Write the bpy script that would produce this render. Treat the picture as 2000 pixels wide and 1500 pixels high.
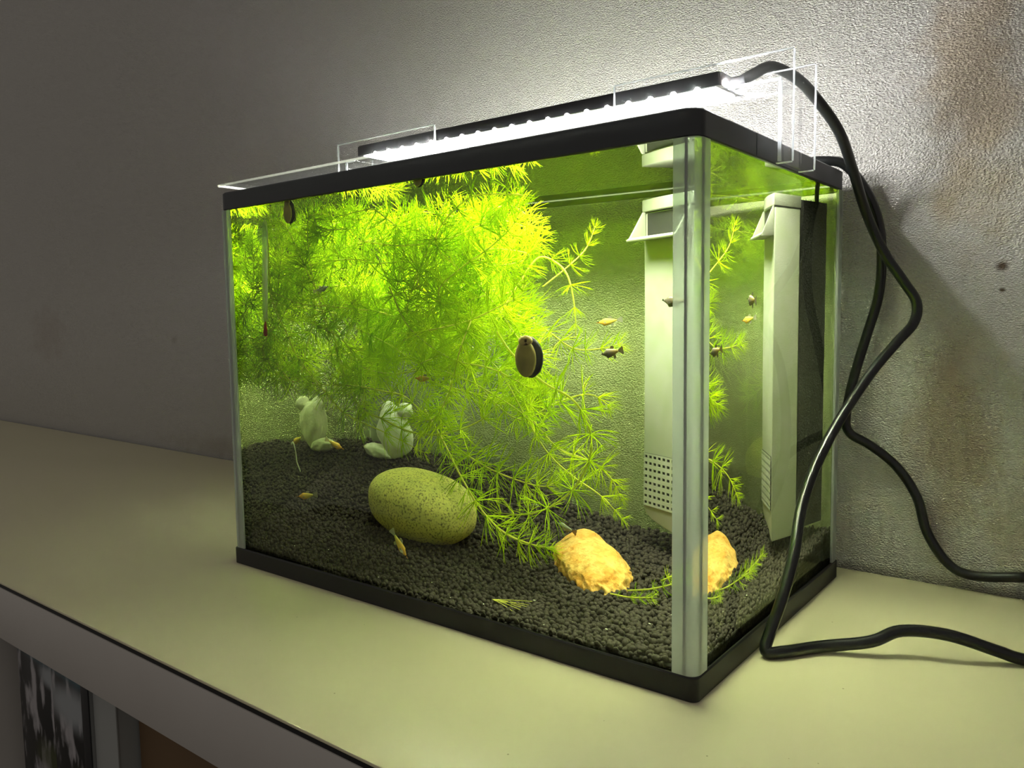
import bpy, bmesh, math, random
import numpy as np
from mathutils import Vector, Matrix, noise as mnoise

for o in list(bpy.data.objects):
    bpy.data.objects.remove(o)
SC = bpy.context.scene
COL = SC.collection

# ------------------------------------------------------------------ camera
cam = bpy.data.cameras.new('camera')
cam_o = bpy.data.objects.new('camera', cam)
COL.objects.link(cam_o)
cam.sensor_width = 36.0
cam.sensor_fit = 'HORIZONTAL'
cam.lens = 1559.47 / 2000 * 36
cam.clip_start = 0.01
cam_o.location = (0.5648, -0.3576, 0.1961)
cam_o.rotation_euler = (math.radians(84.967), math.radians(0.85), math.radians(37.83))
SC.camera = cam_o

# ------------------------------------------------------------------ light / exposure
world = bpy.data.worlds.new('world')
SC.world = world
world.use_nodes = True
world.node_tree.nodes['Background'].inputs[0].default_value = (1.0, 0.93, 0.84, 1)
world.node_tree.nodes['Background'].inputs[1].default_value = 0.18
SC.view_settings.view_transform = 'Standard'
SC.view_settings.look = 'None'
SC.view_settings.gamma = 1.0
SC.view_settings.use_curve_mapping = False
SC.view_settings.exposure = 0.2
cy = SC.cycles
cy.max_bounces = 10
cy.diffuse_bounces = 4
cy.glossy_bounces = 5
cy.transmission_bounces = 6
cy.transparent_max_bounces = 28
cy.use_adaptive_sampling = True
cy.adaptive_threshold = 0.03
cy.volume_bounces = 0
cy.caustics_reflective = True
cy.caustics_refractive = True
cy.sample_clamp_indirect = 0.0
cy.blur_glossy = 0.5
LED_STRENGTH = 110.0
cy.use_light_tree = False

# ------------------------------------------------------------------ helpers
def link(o, parent=None):
    COL.objects.link(o)
    if parent is not None:
        o.parent = parent
    return o

def tag(o, label=None, cat=None, group=None, kind=None):
    if label: o['label'] = label
    if cat: o['category'] = cat
    if group: o['group'] = group
    if kind: o['kind'] = kind
    return o

def thing(name, label, cat, loc=(0, 0, 0), group=None):
    o = bpy.data.objects.new(name, None)
    o.empty_display_size = 0.01
    o.location = loc
    COL.objects.link(o)
    return tag(o, label, cat, group)

def mesh_obj(name, verts, faces, mat, parent=None, smooth=False, local=None):
    """verts in world space; stored relative to the parent's location"""
    me = bpy.data.meshes.new(name)
    off = Vector(parent_loc(parent))
    me.from_pydata([tuple(Vector(v) - off) for v in verts], [], faces)
    me.validate()
    bm = bmesh.new(); bm.from_mesh(me)
    bmesh.ops.recalc_face_normals(bm, faces=bm.faces)
    bm.to_mesh(me); bm.free()
    for m in (mat if isinstance(mat, (list, tuple)) else [mat]):
        me.materials.append(m)
    if smooth:
        me.polygons.foreach_set('use_smooth', [True] * len(me.polygons))
    o = bpy.data.objects.new(name, me)
    return link(o, parent)

def parent_loc(p):
    t = Vector((0, 0, 0))
    while p is not None:
        t += Vector(p.location); p = p.parent
    return t

def bm_obj(name, bm, mat, parent=None, smooth=False):
    bmesh.ops.recalc_face_normals(bm, faces=bm.faces)
    off = parent_loc(parent)
    bmesh.ops.translate(bm, verts=bm.verts, vec=-off)
    me = bpy.data.meshes.new(name)
    bm.to_mesh(me); bm.free()
    for m in (mat if isinstance(mat, (list, tuple)) else [mat]):
        me.materials.append(m)
    if smooth:
        me.polygons.foreach_set('use_smooth', [True] * len(me.polygons))
    return link(bpy.data.objects.new(name, me), parent)

def autosmooth(o, deg=35):
    me = o.data
    me.polygons.foreach_set('use_smooth', [True] * len(me.polygons))
    bm = bmesh.new(); bm.from_mesh(me)
    lim = math.radians(deg)
    for e in bm.edges:
        if len(e.link_faces) == 2 and e.calc_face_angle(0) > lim:
            e.smooth = False
    bm.to_mesh(me); bm.free()
    return o

def box_bm(lo, hi, bevel=0.0, seg=2, bm=None):
    bm2 = bmesh.new()
    bmesh.ops.create_cube(bm2, size=1.0)
    lo, hi = Vector(lo), Vector(hi)
    for v in bm2.verts:
        v.co = Vector(((lo[i] + hi[i]) / 2 + v.co[i] * (hi[i] - lo[i]) for i in range(3)))
    if bevel:
        bmesh.ops.bevel(bm2, geom=bm2.edges[:], offset=bevel, segments=seg, affect='EDGES', profile=0.5)
    if bm is None:
        return bm2
    join(bm, bm2)
    return bm

def join(bm, bm2):
    me = bpy.data.meshes.new('tmp'); bm2.to_mesh(me); bm2.free()
    bm.from_mesh(me); bpy.data.meshes.remove(me)

def box(name, lo, hi, mat, parent=None, bevel=0.0, seg=2):
    return autosmooth(bm_obj(name, box_bm(lo, hi, bevel, seg), mat, parent))

def prism_bm(poly, z0, z1, bevel=0.0, axis='z', seg=2):
    """extrude a 2-D polygon along an axis"""
    bm = bmesh.new()
    def P(a, b, c):
        return {'z': (a, b, c), 'x': (c, a, b), 'y': (a, c, b)}[axis]
    b0 = [bm.verts.new(P(a, b, z0)) for a, b in poly]
    b1 = [bm.verts.new(P(a, b, z1)) for a, b in poly]
    bm.faces.new(b0); bm.faces.new(b1)
    n = len(poly)
    for i in range(n):
        bm.faces.new((b0[i], b0[(i + 1) % n], b1[(i + 1) % n], b1[i]))
    bmesh.ops.recalc_face_normals(bm, faces=bm.faces)
    if bevel:
        bmesh.ops.bevel(bm, geom=bm.edges[:], offset=bevel, segments=seg, affect='EDGES', profile=0.5)
    return bm

def rrect(x0, y0, x1, y1, r, n=6):
    out = []
    for cx, cyy, a0 in ((x1 - r, y1 - r, 0), (x0 + r, y1 - r, 90), (x0 + r, y0 + r, 180), (x1 - r, y0 + r, 270)):
        for k in range(n + 1):
            a = math.radians(a0 + 90 * k / n)
            out.append((cx + r * math.cos(a), cyy + r * math.sin(a)))
    return out

def ring_bm(outer, inner, prof):
    """prof: list of (t, z): t=0 on the outer outline, t=1 on the inner one; closed profile"""
    bm = bmesh.new()
    n = len(outer); rings = []
    for t, z in prof:
        rings.append([bm.verts.new((outer[i][0] * (1 - t) + inner[i][0] * t, outer[i][1] * (1 - t) + inner[i][1] * t, z)) for i in range(n)])
    m = len(prof)
    for j in range(m):
        a, b = rings[j], rings[(j + 1) % m]
        for i in range(n):
            bm.faces.new((a[i], a[(i + 1) % n], b[(i + 1) % n], b[i]))
    return bm

def catmull(pts, per=8):
    P = [np.array(p, float) for p in pts]
    P = [2 * P[0] - P[1]] + P + [2 * P[-1] - P[-2]]
    out = []
    for i in range(1, len(P) - 2):
        p0, p1, p2, p3 = P[i - 1:i + 3]
        for k in range(per):
            t = k / per
            out.append(0.5 * ((2 * p1) + (-p0 + p2) * t + (2 * p0 - 5 * p1 + 4 * p2 - p3) * t * t + (-p0 + 3 * p1 - 3 * p2 + p3) * t ** 3))
    out.append(P[-2])
    return np.array(out)

def tube_geo(path, radii, nseg=8, cap=True):
    path = np.asarray(path, float); n = len(path)
    if np.isscalar(radii): radii = [radii] * n
    T = np.gradient(path, axis=0)
    T /= np.linalg.norm(T, axis=1)[:, None] + 1e-12
    ref = np.array([0, 0, 1.0]) if abs(T[0][2]) < 0.9 else np.array([1.0, 0, 0])
    N = np.cross(T[0], ref); N /= np.linalg.norm(N)
    vs, fs = [], []
    for i in range(n):
        N = N - T[i] * (N @ T[i]); N /= np.linalg.norm(N) + 1e-12
        B = np.cross(T[i], N)
        for k in range(nseg):
            a = 2 * math.pi * k / nseg
            vs.append(tuple(path[i] + radii[i] * (math.cos(a) * N + math.sin(a) * B)))
    for i in range(n - 1):
        for k in range(nseg):
            fs.append((i * nseg + k, i * nseg + (k + 1) % nseg, (i + 1) * nseg + (k + 1) % nseg, (i + 1) * nseg + k))
    if cap:
        fs.append(tuple(range(nseg))[::-1]); fs.append(tuple((n - 1) * nseg + k for k in range(nseg)))
    return vs, fs

def tube(name, path, radii, mat, parent=None, nseg=10):
    vs, fs = tube_geo(path, radii, nseg)
    return autosmooth(mesh_obj(name, vs, fs, mat, parent), 60)

# ------------------------------------------------------------------ materials
def new_mat(name):
    m = bpy.data.materials.new(name)
    m.use_nodes = True
    nt = m.node_tree; nt.nodes.clear()
    out = nt.nodes.new('ShaderNodeOutputMaterial')
    return m, nt, out

def N(nt, typ, **kw):
    n = nt.nodes.new(typ)
    for k, v in kw.items():
        if k.startswith('i_'):
            n.inputs[k[2:].replace('_', ' ')].default_value = v
        else:
            setattr(n, k, v)
    return n

def rgba(c): return (c[0], c[1], c[2], 1.0)

def principled(name, col, rough=0.5, metal=0.0, spec=0.5, noise=None, bump=None, coat=0.0, emis=None):
    """noise=(scale, amount, second colour) ; bump=(scale, strength, distance)"""
    m, nt, out = new_mat(name)
    p = N(nt, 'ShaderNodeBsdfPrincipled')
    p.inputs['Base Color'].default_value = rgba(col)
    p.inputs['Roughness'].default_value = rough
    p.inputs['Metallic'].default_value = metal
    p.inputs['Specular IOR Level'].default_value = spec
    p.inputs['Coat Weight'].default_value = coat
    nt.links.new(p.outputs[0], out.inputs[0])
    tc = N(nt, 'ShaderNodeTexCoord')
    if noise:
        t = N(nt, 'ShaderNodeTexNoise'); t.inputs['Scale'].default_value = noise[0]; t.inputs['Detail'].default_value = 5
        nt.links.new(tc.outputs['Object'], t.inputs['Vector'])
        r = N(nt, 'ShaderNodeValToRGB')
        r.color_ramp.elements[0].position = 0.5 - noise[1]; r.color_ramp.elements[1].position = 0.5 + noise[1]
        r.color_ramp.elements[0].color = rgba(col); r.color_ramp.elements[1].color = rgba(noise[2])
        nt.links.new(t.outputs[0], r.inputs[0]); nt.links.new(r.outputs[0], p.inputs['Base Color'])
    if bump:
        t = N(nt, 'ShaderNodeTexNoise'); t.inputs['Scale'].default_value = bump[0]; t.inputs['Detail'].default_value = 4
        nt.links.new(tc.outputs['Object'], t.inputs['Vector'])
        b = N(nt, 'ShaderNodeBump'); b.inputs['Strength'].default_value = bump[1]; b.inputs['Distance'].default_value = bump[2]
        nt.links.new(t.outputs[0], b.inputs['Height']); nt.links.new(b.outputs[0], p.inputs['Normal'])
    return m

def math_node(nt, op, a, b=None):
    n = N(nt, 'ShaderNodeMath', operation=op)
    for i, v in enumerate((a, b)):
        if v is None: continue
        if isinstance(v, (int, float)): n.inputs[i].default_value = v
        else: nt.links.new(v, n.inputs[i])
    return n.outputs[0]

def blob(nt, vec, centre, size, noise_out, amount):
    """soft stain mask: 1 in the middle, 0 outside, edge broken up with noise"""
    mp = N(nt, 'ShaderNodeMapping', vector_type='TEXTURE')
    mp.inputs['Location'].default_value = centre
    mp.inputs['Scale'].default_value = size
    nt.links.new(vec, mp.inputs['Vector'])
    ln = N(nt, 'ShaderNodeVectorMath', operation='LENGTH')
    nt.links.new(mp.outputs[0], ln.inputs[0])
    d = math_node(nt, 'ADD', ln.outputs['Value'], math_node(nt, 'MULTIPLY', math_node(nt, 'SUBTRACT', noise_out, 0.5), amount))
    mr = N(nt, 'ShaderNodeMapRange', interpolation_type='SMOOTHSTEP')
    mr.inputs['From Min'].default_value = 1.0; mr.inputs['From Max'].default_value = 0.20
    nt.links.new(d, mr.inputs['Value'])
    return mr.outputs[0]

def mixcol(nt, fac, a, b):
    m = N(nt, 'ShaderNodeMix', data_type='RGBA')
    if isinstance(fac, (int, float)): m.inputs[0].default_value = fac
    else: nt.links.new(fac, m.inputs[0])
    for s, v in ((6, a), (7, b)):
        if isinstance(v, tuple): m.inputs[s].default_value = rgba(v)
        else: nt.links.new(v, m.inputs[s])
    return m.outputs[2]

def wall_material():
    m, nt, out = new_mat('embossed_wallpaper')
    p = N(nt, 'ShaderNodeBsdfPrincipled'); p.inputs['Roughness'].default_value = 0.62
    p.inputs['Specular IOR Level'].default_value = 0.35
    nt.links.new(p.outputs[0], out.inputs[0])
    tc = N(nt, 'ShaderNodeTexCoord'); v = tc.outputs['Object']
    n1 = N(nt, 'ShaderNodeTexNoise'); n1.inputs['Scale'].default_value = 38; n1.inputs['Detail'].default_value = 6
    nt.links.new(v, n1.inputs['Vector'])
    n2 = N(nt, 'ShaderNodeTexNoise'); n2.inputs['Scale'].default_value = 7; n2.inputs['Detail'].default_value = 5
    nt.links.new(v, n2.inputs['Vector'])
    col = mixcol(nt, math_node(nt, 'MULTIPLY', n2.outputs[0], 0.35), (0.66, 0.64, 0.61), (0.58, 0.56, 0.54))
    y = 0.2669
    for c, s, amt, k, colr in (((0.474, y, 0.355), (0.040, 1, 0.14), 1.7, 0.55, (0.42, 0.30, 0.17)),
                         ((0.490, y, 0.275), (0.05, 1, 0.05), 1.2, 0.30, (0.50, 0.44, 0.26)),
                         ((0.468, y, 0.105), (0.040, 1, 0.10), 1.2, 0.55, (0.42, 0.31, 0.18)),
                         ((0.510, y, 0.050), (0.05, 1, 0.06), 1.4, 0.35, (0.45, 0.38, 0.2)),
                         ((-0.98, y, 0.17), (0.10, 1, 0.06), 1.4, 0.25, (0.42, 0.33, 0.28)),
                         ((-0.35, y, 0.015), (0.30, 1, 0.025), 1.2, 0.40, (0.38, 0.33, 0.24)),
                         ((-0.55, y, 0.165), (0.012, 1, 0.010), 1.5, 0.4, (0.35, 0.3, 0.25)),
                         ((0.494, y, 0.223), (0.0055, 1, 0.0050), 1.3, 0.95, (0.10, 0.06, 0.03)),
                         ((0.4945, y, 0.207), (0.003, 1, 0.0022), 1.3, 0.95, (0.10, 0.07, 0.03)),
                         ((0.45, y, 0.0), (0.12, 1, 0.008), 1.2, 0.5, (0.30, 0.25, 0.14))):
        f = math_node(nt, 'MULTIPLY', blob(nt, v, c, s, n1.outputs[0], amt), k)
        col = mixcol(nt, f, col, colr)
    nt.links.new(col, p.inputs['Base Color'])
    mp = N(nt, 'ShaderNodeMapping'); mp.inputs['Scale'].default_value = (1.0, 1.0, 1.7)
    nt.links.new(v, mp.inputs['Vector'])
    e1 = N(nt, 'ShaderNodeTexNoise'); e1.inputs['Scale'].default_value = 600; e1.inputs['Detail'].default_value = 2.0
    nt.links.new(mp.outputs[0], e1.inputs['Vector'])
    e2 = N(nt, 'ShaderNodeTexNoise'); e2.inputs['Scale'].default_value = 90; e2.inputs['Detail'].default_value = 2
    nt.links.new(v, e2.inputs['Vector'])
    h = math_node(nt, 'ADD', e1.outputs[0], math_node(nt, 'MULTIPLY', e2.outputs[0], 0.3))
    b = N(nt, 'ShaderNodeBump'); b.inputs['Strength'].default_value = 1.0; b.inputs['Distance'].default_value = 0.0046
    nt.links.new(h, b.inputs['Height']); nt.links.new(b.outputs[0], p.inputs['Normal'])
    return m

def table_material():
    m, nt, out = new_mat('cream_laminate')
    p = N(nt, 'ShaderNodeBsdfPrincipled'); p.inputs['Roughness'].default_value = 0.27
    p.inputs['Specular IOR Level'].default_value = 0.4
    nt.links.new(p.outputs[0], out.inputs[0])
    tc = N(nt, 'ShaderNodeTexCoord'); v = tc.outputs['Object']
    n1 = N(nt, 'ShaderNodeTexNoise'); n1.inputs['Scale'].default_value = 60; n1.inputs['Detail'].default_value = 6
    nt.links.new(v, n1.inputs['Vector'])
    n2 = N(nt, 'ShaderNodeTexNoise'); n2.inputs['Scale'].default_value = 5; n2.inputs['Detail'].default_value = 4
    nt.links.new(v, n2.inputs['Vector'])
    col = mixcol(nt, n2.outputs[0], (0.76, 0.71, 0.48), (0.71, 0.66, 0.44))
    # worn dark scuffs by the wall at the right
    for c, s, amt, k in (((0.490, 0.259, 0), (0.016, 0.0045, 1), 1.3, 0.9), ((0.524, 0.262, 0), (0.012, 0.003, 1), 1.3, 0.9), ((0.484, 0.243, 0), (0.002, 0.0012, 1), 1, 0.8)):
        col = mixcol(nt, math_node(nt, 'MULTIPLY', blob(nt, v, c, s, n1.outputs[0], amt), k), col, (0.08, 0.065, 0.03))
    # fine dust specks
    vo = N(nt, 'ShaderNodeTexVoronoi'); vo.inputs['Scale'].default_value = 55
    nt.links.new(v, vo.inputs['Vector'])
    sp = math_node(nt, 'MULTIPLY', math_node(nt, 'LESS_THAN', vo.outputs['Distance'], 0.028), math_node(nt, 'GREATER_THAN', n2.outputs[0], 0.52))
    col = mixcol(nt, math_node(nt, 'MULTIPLY', sp, 0.6), col, (0.2, 0.16, 0.08))
    nt.links.new(col, p.inputs['Base Color'])
    return m

def stone_material(name, a, b, c, scale, bump=0.4, dist=0.0008, speck=260, speck_amt=0.5):
    m, nt, out = new_mat(name)
    p = N(nt, 'ShaderNodeBsdfPrincipled'); p.inputs['Roughness'].default_value = 0.75
    nt.links.new(p.outputs[0], out.inputs[0])
    v = N(nt, 'ShaderNodeTexCoord').outputs['Object']
    n1 = N(nt, 'ShaderNodeTexNoise'); n1.inputs['Scale'].default_value = scale; n1.inputs['Detail'].default_value = 6; n1.inputs['Roughness'].default_value = 0.65
    nt.links.new(v, n1.inputs['Vector'])
    n2 = N(nt, 'ShaderNodeTexNoise'); n2.inputs['Scale'].default_value = speck; n2.inputs['Detail'].default_value = 4
    nt.links.new(v, n2.inputs['Vector'])
    r = N(nt, 'ShaderNodeValToRGB'); r.color_ramp.elements[0].position = 0.38; r.color_ramp.elements[1].position = 0.62
    r.color_ramp.elements[0].color = rgba(a); r.color_ramp.elements[1].color = rgba(b)
    nt.links.new(n1.outputs[0], r.inputs[0])
    s = N(nt, 'ShaderNodeMapRange'); s.inputs['From Min'].default_value = 0.5; s.inputs['From Max'].default_value = 0.66
    nt.links.new(n2.outputs[0], s.inputs['Value'])
    col = mixcol(nt, math_node(nt, 'MULTIPLY', s.outputs[0], speck_amt), r.outputs[0], c)
    nt.links.new(col, p.inputs['Base Color'])
    bp = N(nt, 'ShaderNodeBump'); bp.inputs['Strength'].default_value = bump; bp.inputs['Distance'].default_value = dist
    nt.links.new(math_node(nt, 'ADD', n1.outputs[0], n2.outputs[0]), bp.inputs['Height']); nt.links.new(bp.outputs[0], p.inputs['Normal'])
    return m

def leaf_material(name, col, trans):
    m, nt, out = new_mat(name)
    d = N(nt, 'ShaderNodeBsdfDiffuse'); d.inputs[0].default_value = rgba(col)
    t = N(nt, 'ShaderNodeBsdfTranslucent'); t.inputs[0].default_value = rgba(trans)
    mx = N(nt, 'ShaderNodeMixShader'); mx.inputs[0].default_value = 0.5
    nt.links.new(d.outputs[0], mx.inputs[1]); nt.links.new(t.outputs[0], mx.inputs[2])
    nt.links.new(mx.outputs[0], out.inputs[0])
    # each whorl a little different in tone
    oi = N(nt, 'ShaderNodeObjectInfo')
    hs = N(nt, 'ShaderNodeHueSaturation'); hs.inputs['Color'].default_value = rgba(col)
    nt.links.new(math_node(nt, 'ADD', math_node(nt, 'MULTIPLY', oi.outputs['Random'], 0.5), 0.75), hs.inputs['Value'])
    nt.links.new(math_node(nt, 'ADD', math_node(nt, 'MULTIPLY', oi.outputs['Random'], -0.035), 0.515), hs.inputs['Hue'])
    nt.links.new(hs.outputs[0], d.inputs[0])
    return m

def clear_sheet(name, tint=(0.97, 0.98, 0.98), refl=0.06, rough=0.02, milky=0.0, ior=1.49, edge=1.0):
    """thin clear plastic or glass sheet: see-through with Fresnel reflections"""
    m, nt, out = new_mat(name)
    tr = N(nt, 'ShaderNodeBsdfTransparent'); tr.inputs[0].default_value = rgba(tint)
    gl = N(nt, 'ShaderNodeBsdfGlossy'); gl.inputs['Roughness'].default_value = rough
    fr = N(nt, 'ShaderNodeLayerWeight'); fr.inputs['Blend'].default_value = 0.35
    f = math_node(nt, 'ADD', math_node(nt, 'MULTIPLY', math_node(nt, 'POWER', fr.outputs['Facing'], 3.0), 0.5 * edge), refl)
    mx = N(nt, 'ShaderNodeMixShader'); nt.links.new(f, mx.inputs[0])
    nt.links.new(tr.outputs[0], mx.inputs[1]); nt.links.new(gl.outputs[0], mx.inputs[2])
    last = mx.outputs[0]
    if milky:
        df = N(nt, 'ShaderNodeBsdfDiffuse'); df.inputs[0].default_value = (0.85, 0.88, 0.86, 1)
        tl = N(nt, 'ShaderNodeBsdfTranslucent'); tl.inputs[0].default_value = (0.85, 0.88, 0.86, 1)
        m1 = N(nt, 'ShaderNodeMixShader'); m1.inputs[0].default_value = 0.5
        nt.links.new(df.outputs[0], m1.inputs[1]); nt.links.new(tl.outputs[0], m1.inputs[2])
        m2 = N(nt, 'ShaderNodeMixShader'); m2.inputs[0].default_value = milky
        nt.links.new(last, m2.inputs[1]); nt.links.new(m1.outputs[0], m2.inputs[2])
        last = m2.outputs[0]
    nt.links.new(last, out.inputs[0])
    return m

WATER_SIDE = (0.86, 0.91, 0.66)   # greenish tint picked up crossing the tank
WATER_TOP = (0.97, 0.98, 0.92)

def water_side_material():
    m, nt, out = new_mat('aquarium_water')
    g = N(nt, 'ShaderNodeBsdfGlass'); g.inputs['IOR'].default_value = 1.333; g.inputs['Roughness'].default_value = 0.0
    g.inputs['Color'].default_value = rgba(WATER_SIDE)
    nt.links.new(g.outputs[0], out.inputs['Surface'])
    return m

def water_top_material():
    """the open water surface: lets light in from above, mirrors at shallow angles"""
    m, nt, out = new_mat('water_surface')
    geo = N(nt, 'ShaderNodeNewGeometry')
    dt = N(nt, 'ShaderNodeVectorMath', operation='DOT_PRODUCT')
    nt.links.new(geo.outputs['Incoming'], dt.inputs[0]); nt.links.new(geo.outputs['Normal'], dt.inputs[1])
    c = math_node(nt, 'ABSOLUTE', dt.outputs['Value'])
    mr = N(nt, 'ShaderNodeMapRange', interpolation_type='SMOOTHSTEP')
    mr.inputs['From Min'].default_value = 0.50; mr.inputs['From Max'].default_value = 0.66
    mr.inputs['To Min'].default_value = 1.0; mr.inputs['To Max'].default_value = 0.03
    nt.links.new(c, mr.inputs['Value'])
    tr = N(nt, 'ShaderNodeBsdfTransparent'); gl = N(nt, 'ShaderNodeBsdfGlossy'); gl.inputs['Roughness'].default_value = 0.01
    mx = N(nt, 'ShaderNodeMixShader')
    nt.links.new(mr.outputs[0], mx.inputs[0]); nt.links.new(tr.outputs[0], mx.inputs[1]); nt.links.new(gl.outputs[0], mx.inputs[2])
    tr.inputs[0].default_value = rgba(WATER_TOP)
    nt.links.new(mx.outputs[0], out.inputs['Surface'])
    return m

def emission(name, col, s):
    m, nt, out = new_mat(name)
    e = N(nt, 'ShaderNodeEmission'); e.inputs[0].default_value = rgba(col); e.inputs[1].default_value = s
    nt.links.new(e.outputs[0], out.inputs[0])
    return m

def fish_material(name, head, body, tail, patch=None):
    m, nt, out = new_mat(name)
    p = N(nt, 'ShaderNodeBsdfPrincipled'); p.inputs['Roughness'].default_value = 0.35
    p.inputs['Subsurface Weight'].default_value = 0.0
    nt.links.new(p.outputs[0], out.inputs[0])
    v = N(nt, 'ShaderNodeTexCoord').outputs['Generated']
    sx = N(nt, 'ShaderNodeSeparateXYZ'); nt.links.new(v, sx.inputs[0])
    r = N(nt, 'ShaderNodeValToRGB')
    els = r.color_ramp.elements
    els[0].position = 0.0; els[0].color = rgba(tail); els[1].position = 1.0; els[1].color = rgba(head)
    e = els.new(0.5); e.color = rgba(body)
    nt.links.new(sx.outputs[0], r.inputs[0])
    last = r.outputs[0]
    if patch:
        nz = N(nt, 'ShaderNodeTexNoise'); nz.inputs['Scale'].default_value = 4
        nt.links.new(v, nz.inputs['Vector'])
        f = blob(nt, v, (0.62, 0.5, 0.35), (0.16, 2.0, 0.35), nz.outputs[0], 0.4)
        last = mixcol(nt, f, last, patch)
    nt.links.new(last, p.inputs['Base Color'])
    return m

M = {}
M['wall'] = wall_material()
M['table'] = table_material()
M['apron'] = principled('grey_painted_apron', (0.55, 0.52, 0.49), 0.5, noise=(14, 0.3, (0.50, 0.47, 0.44)))
M['black_edge'] = principled('black_edging', (0.006, 0.006, 0.006), 0.6)
M['cab_in'] = principled('dark_cabinet_inside', (0.10, 0.075, 0.05), 0.7, noise=(6, 0.3, (0.07, 0.05, 0.035)))
M['black'] = principled('black_plastic', (0.030, 0.033, 0.037), 0.42, spec=0.45, bump=(420, 0.05, 0.0003))  # lighter and bluer than the base: lamp glare put into the colour
M['black_base'] = principled('black_base_plastic', (0.013, 0.013, 0.013), 0.45, spec=0.4)
M['housing'] = principled('black_lamp_housing', (0.01, 0.01, 0.011), 0.3)
M['cable'] = principled('black_cable', (0.008, 0.009, 0.009), 0.28, spec=0.55)
M['pane'] = clear_sheet('glass_pane', (0.985, 0.995, 0.985), 0.01, 0.0, edge=0.0)
M['acrylic'] = clear_sheet('clear_acrylic', (0.985, 0.985, 0.99), 0.02, 0.03, milky=0.006)
M['acrylic_edge'] = clear_sheet('clear_acrylic_edge', (0.75, 0.78, 0.85), 0.2, 0.15, milky=0.45)
M['lid'] = clear_sheet('clear_lid', (0.97, 0.98, 0.97), 0.03, 0.03, milky=0.06)
M['lid_edge'] = clear_sheet('lid_edge', (0.9, 0.9, 0.8), 0.08, 0.2, milky=0.28)
M['post'] = clear_sheet('clear_corner_strip', (0.84, 0.90, 0.90), 0.14, 0.08, milky=0.42)
M['post_rib'] = clear_sheet('corner_strip_rib', (0.10, 0.13, 0.14), 0.10, 0.12, milky=0.03)
M['water'] = water_side_material()
M['surface'] = water_top_material()
M['soil'] = principled('dark_soil_granules', (0.025, 0.019, 0.013), 0.8, noise=(160, 0.25, (0.044, 0.034, 0.025)), bump=(900, 0.4, 0.0004))
M['soil_bed'] = principled('dark_soil_bed', (0.014, 0.012, 0.009), 0.9)
M['leaf'] = leaf_material('needle_leaf', (0.66, 0.86, 0.02), (0.72, 0.90, 0.02))
M['leaf_old'] = leaf_material('needle_leaf_old', (0.54, 0.76, 0.02), (0.60, 0.82, 0.02))
M['stem'] = leaf_material('plant_stem', (0.80, 0.82, 0.18), (0.75, 0.80, 0.15))
M['boulder'] = stone_material('algae_covered_stone', (0.88, 0.80, 0.22), (0.72, 0.70, 0.20), (0.16, 0.15, 0.06), 60, 0.35, 0.0006, 640, 0.85)
M['amber'] = stone_material('amber_rock', (0.90, 0.60, 0.18), (0.82, 0.38, 0.06), (0.45, 0.17, 0.02), 70, 0.8, 0.0018, 300, 0.35)
M['white_rock'] = stone_material('white_rock', (0.96, 0.96, 0.92), (0.88, 0.90, 0.82), (0.62, 0.66, 0.55), 90, 0.4, 0.001, 300, 0.3)
M['filter_white'] = principled('white_filter_plastic', (0.42, 0.42, 0.40), 0.38, noise=(55, 0.22, (0.36, 0.39, 0.30)))
M['filter_dark'] = principled('dark_filter_inside', (0.02, 0.02, 0.02), 0.6)
M['sponge'] = principled('black_sponge', (0.014, 0.014, 0.013), 0.95, bump=(700, 1.0, 0.002))
M['shell'] = principled('black_snail_shell', (0.012, 0.012, 0.012), 0.25, coat=0.3)
M['foot'] = principled('snail_foot', (0.85, 0.68, 0.32), 0.4, noise=(110, 0.3, (0.40, 0.33, 0.14)))
M['snail_head'] = principled('snail_head', (0.90, 0.75, 0.50), 0.4, noise=(300, 0.3, (0.65, 0.42, 0.20)))
M['eye'] = principled('fish_eye', (0.01, 0.01, 0.01), 0.1)
M['fish_orange'] = fish_material('orange_fish', (0.85, 0.38, 0.06), (0.80, 0.50, 0.08), (0.62, 0.55, 0.10))
M['fish_patch'] = fish_material('orange_fish_patch', (0.85, 0.38, 0.06), (0.80, 0.50, 0.08), (0.62, 0.55, 0.10), (0.9, 0.9, 0.85))
M['fish_dark'] = fish_material('dark_fish', (0.13, 0.11, 0.09), (0.16, 0.13, 0.10), (0.40, 0.28, 0.06))
M['fish_grey'] = fish_material('grey_fish', (0.25, 0.28, 0.25), (0.32, 0.36, 0.30), (0.5, 0.55, 0.4))
M['fish_pale'] = fish_material('pale_fish', (0.30, 0.33, 0.27), (0.34, 0.37, 0.30), (0.30, 0.33, 0.25))
M['fin'] = clear_sheet('fish_fin', (0.75, 0.65, 0.35), 0.04, 0.2, milky=0.35)
M['fin_dark'] = clear_sheet('fish_fin_dark', (0.45, 0.32, 0.10), 0.04, 0.2, milky=0.15)
M['thermo_glass'] = clear_sheet('thermometer_glass', (0.93, 0.97, 0.90), 0.02, 0.03, milky=0.30, edge=0.2)
M['thermo_white'] = principled('thermometer_scale', (0.93, 0.93, 0.88), 0.5)
M['thermo_red'] = principled('thermometer_red', (0.45, 0.012, 0.01), 0.25)
M['cup'] = clear_sheet('suction_cup', (0.86, 0.92, 0.80), 0.03, 0.1, milky=0.12)
M['strand'] = principled('pale_strand', (0.7, 0.7, 0.62), 0.5)
M['fleck'] = principled('pale_fleck', (0.85, 0.85, 0.75), 0.5)
M['led'] = emission('led_white', (1.0, 0.985, 0.95), LED_STRENGTH)
M['rear_fill'] = emission('rear_fill_white', (1.0, 0.985, 0.95), LED_STRENGTH * 0.42)  # glow of the added rear strip that brightens the wall
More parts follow.
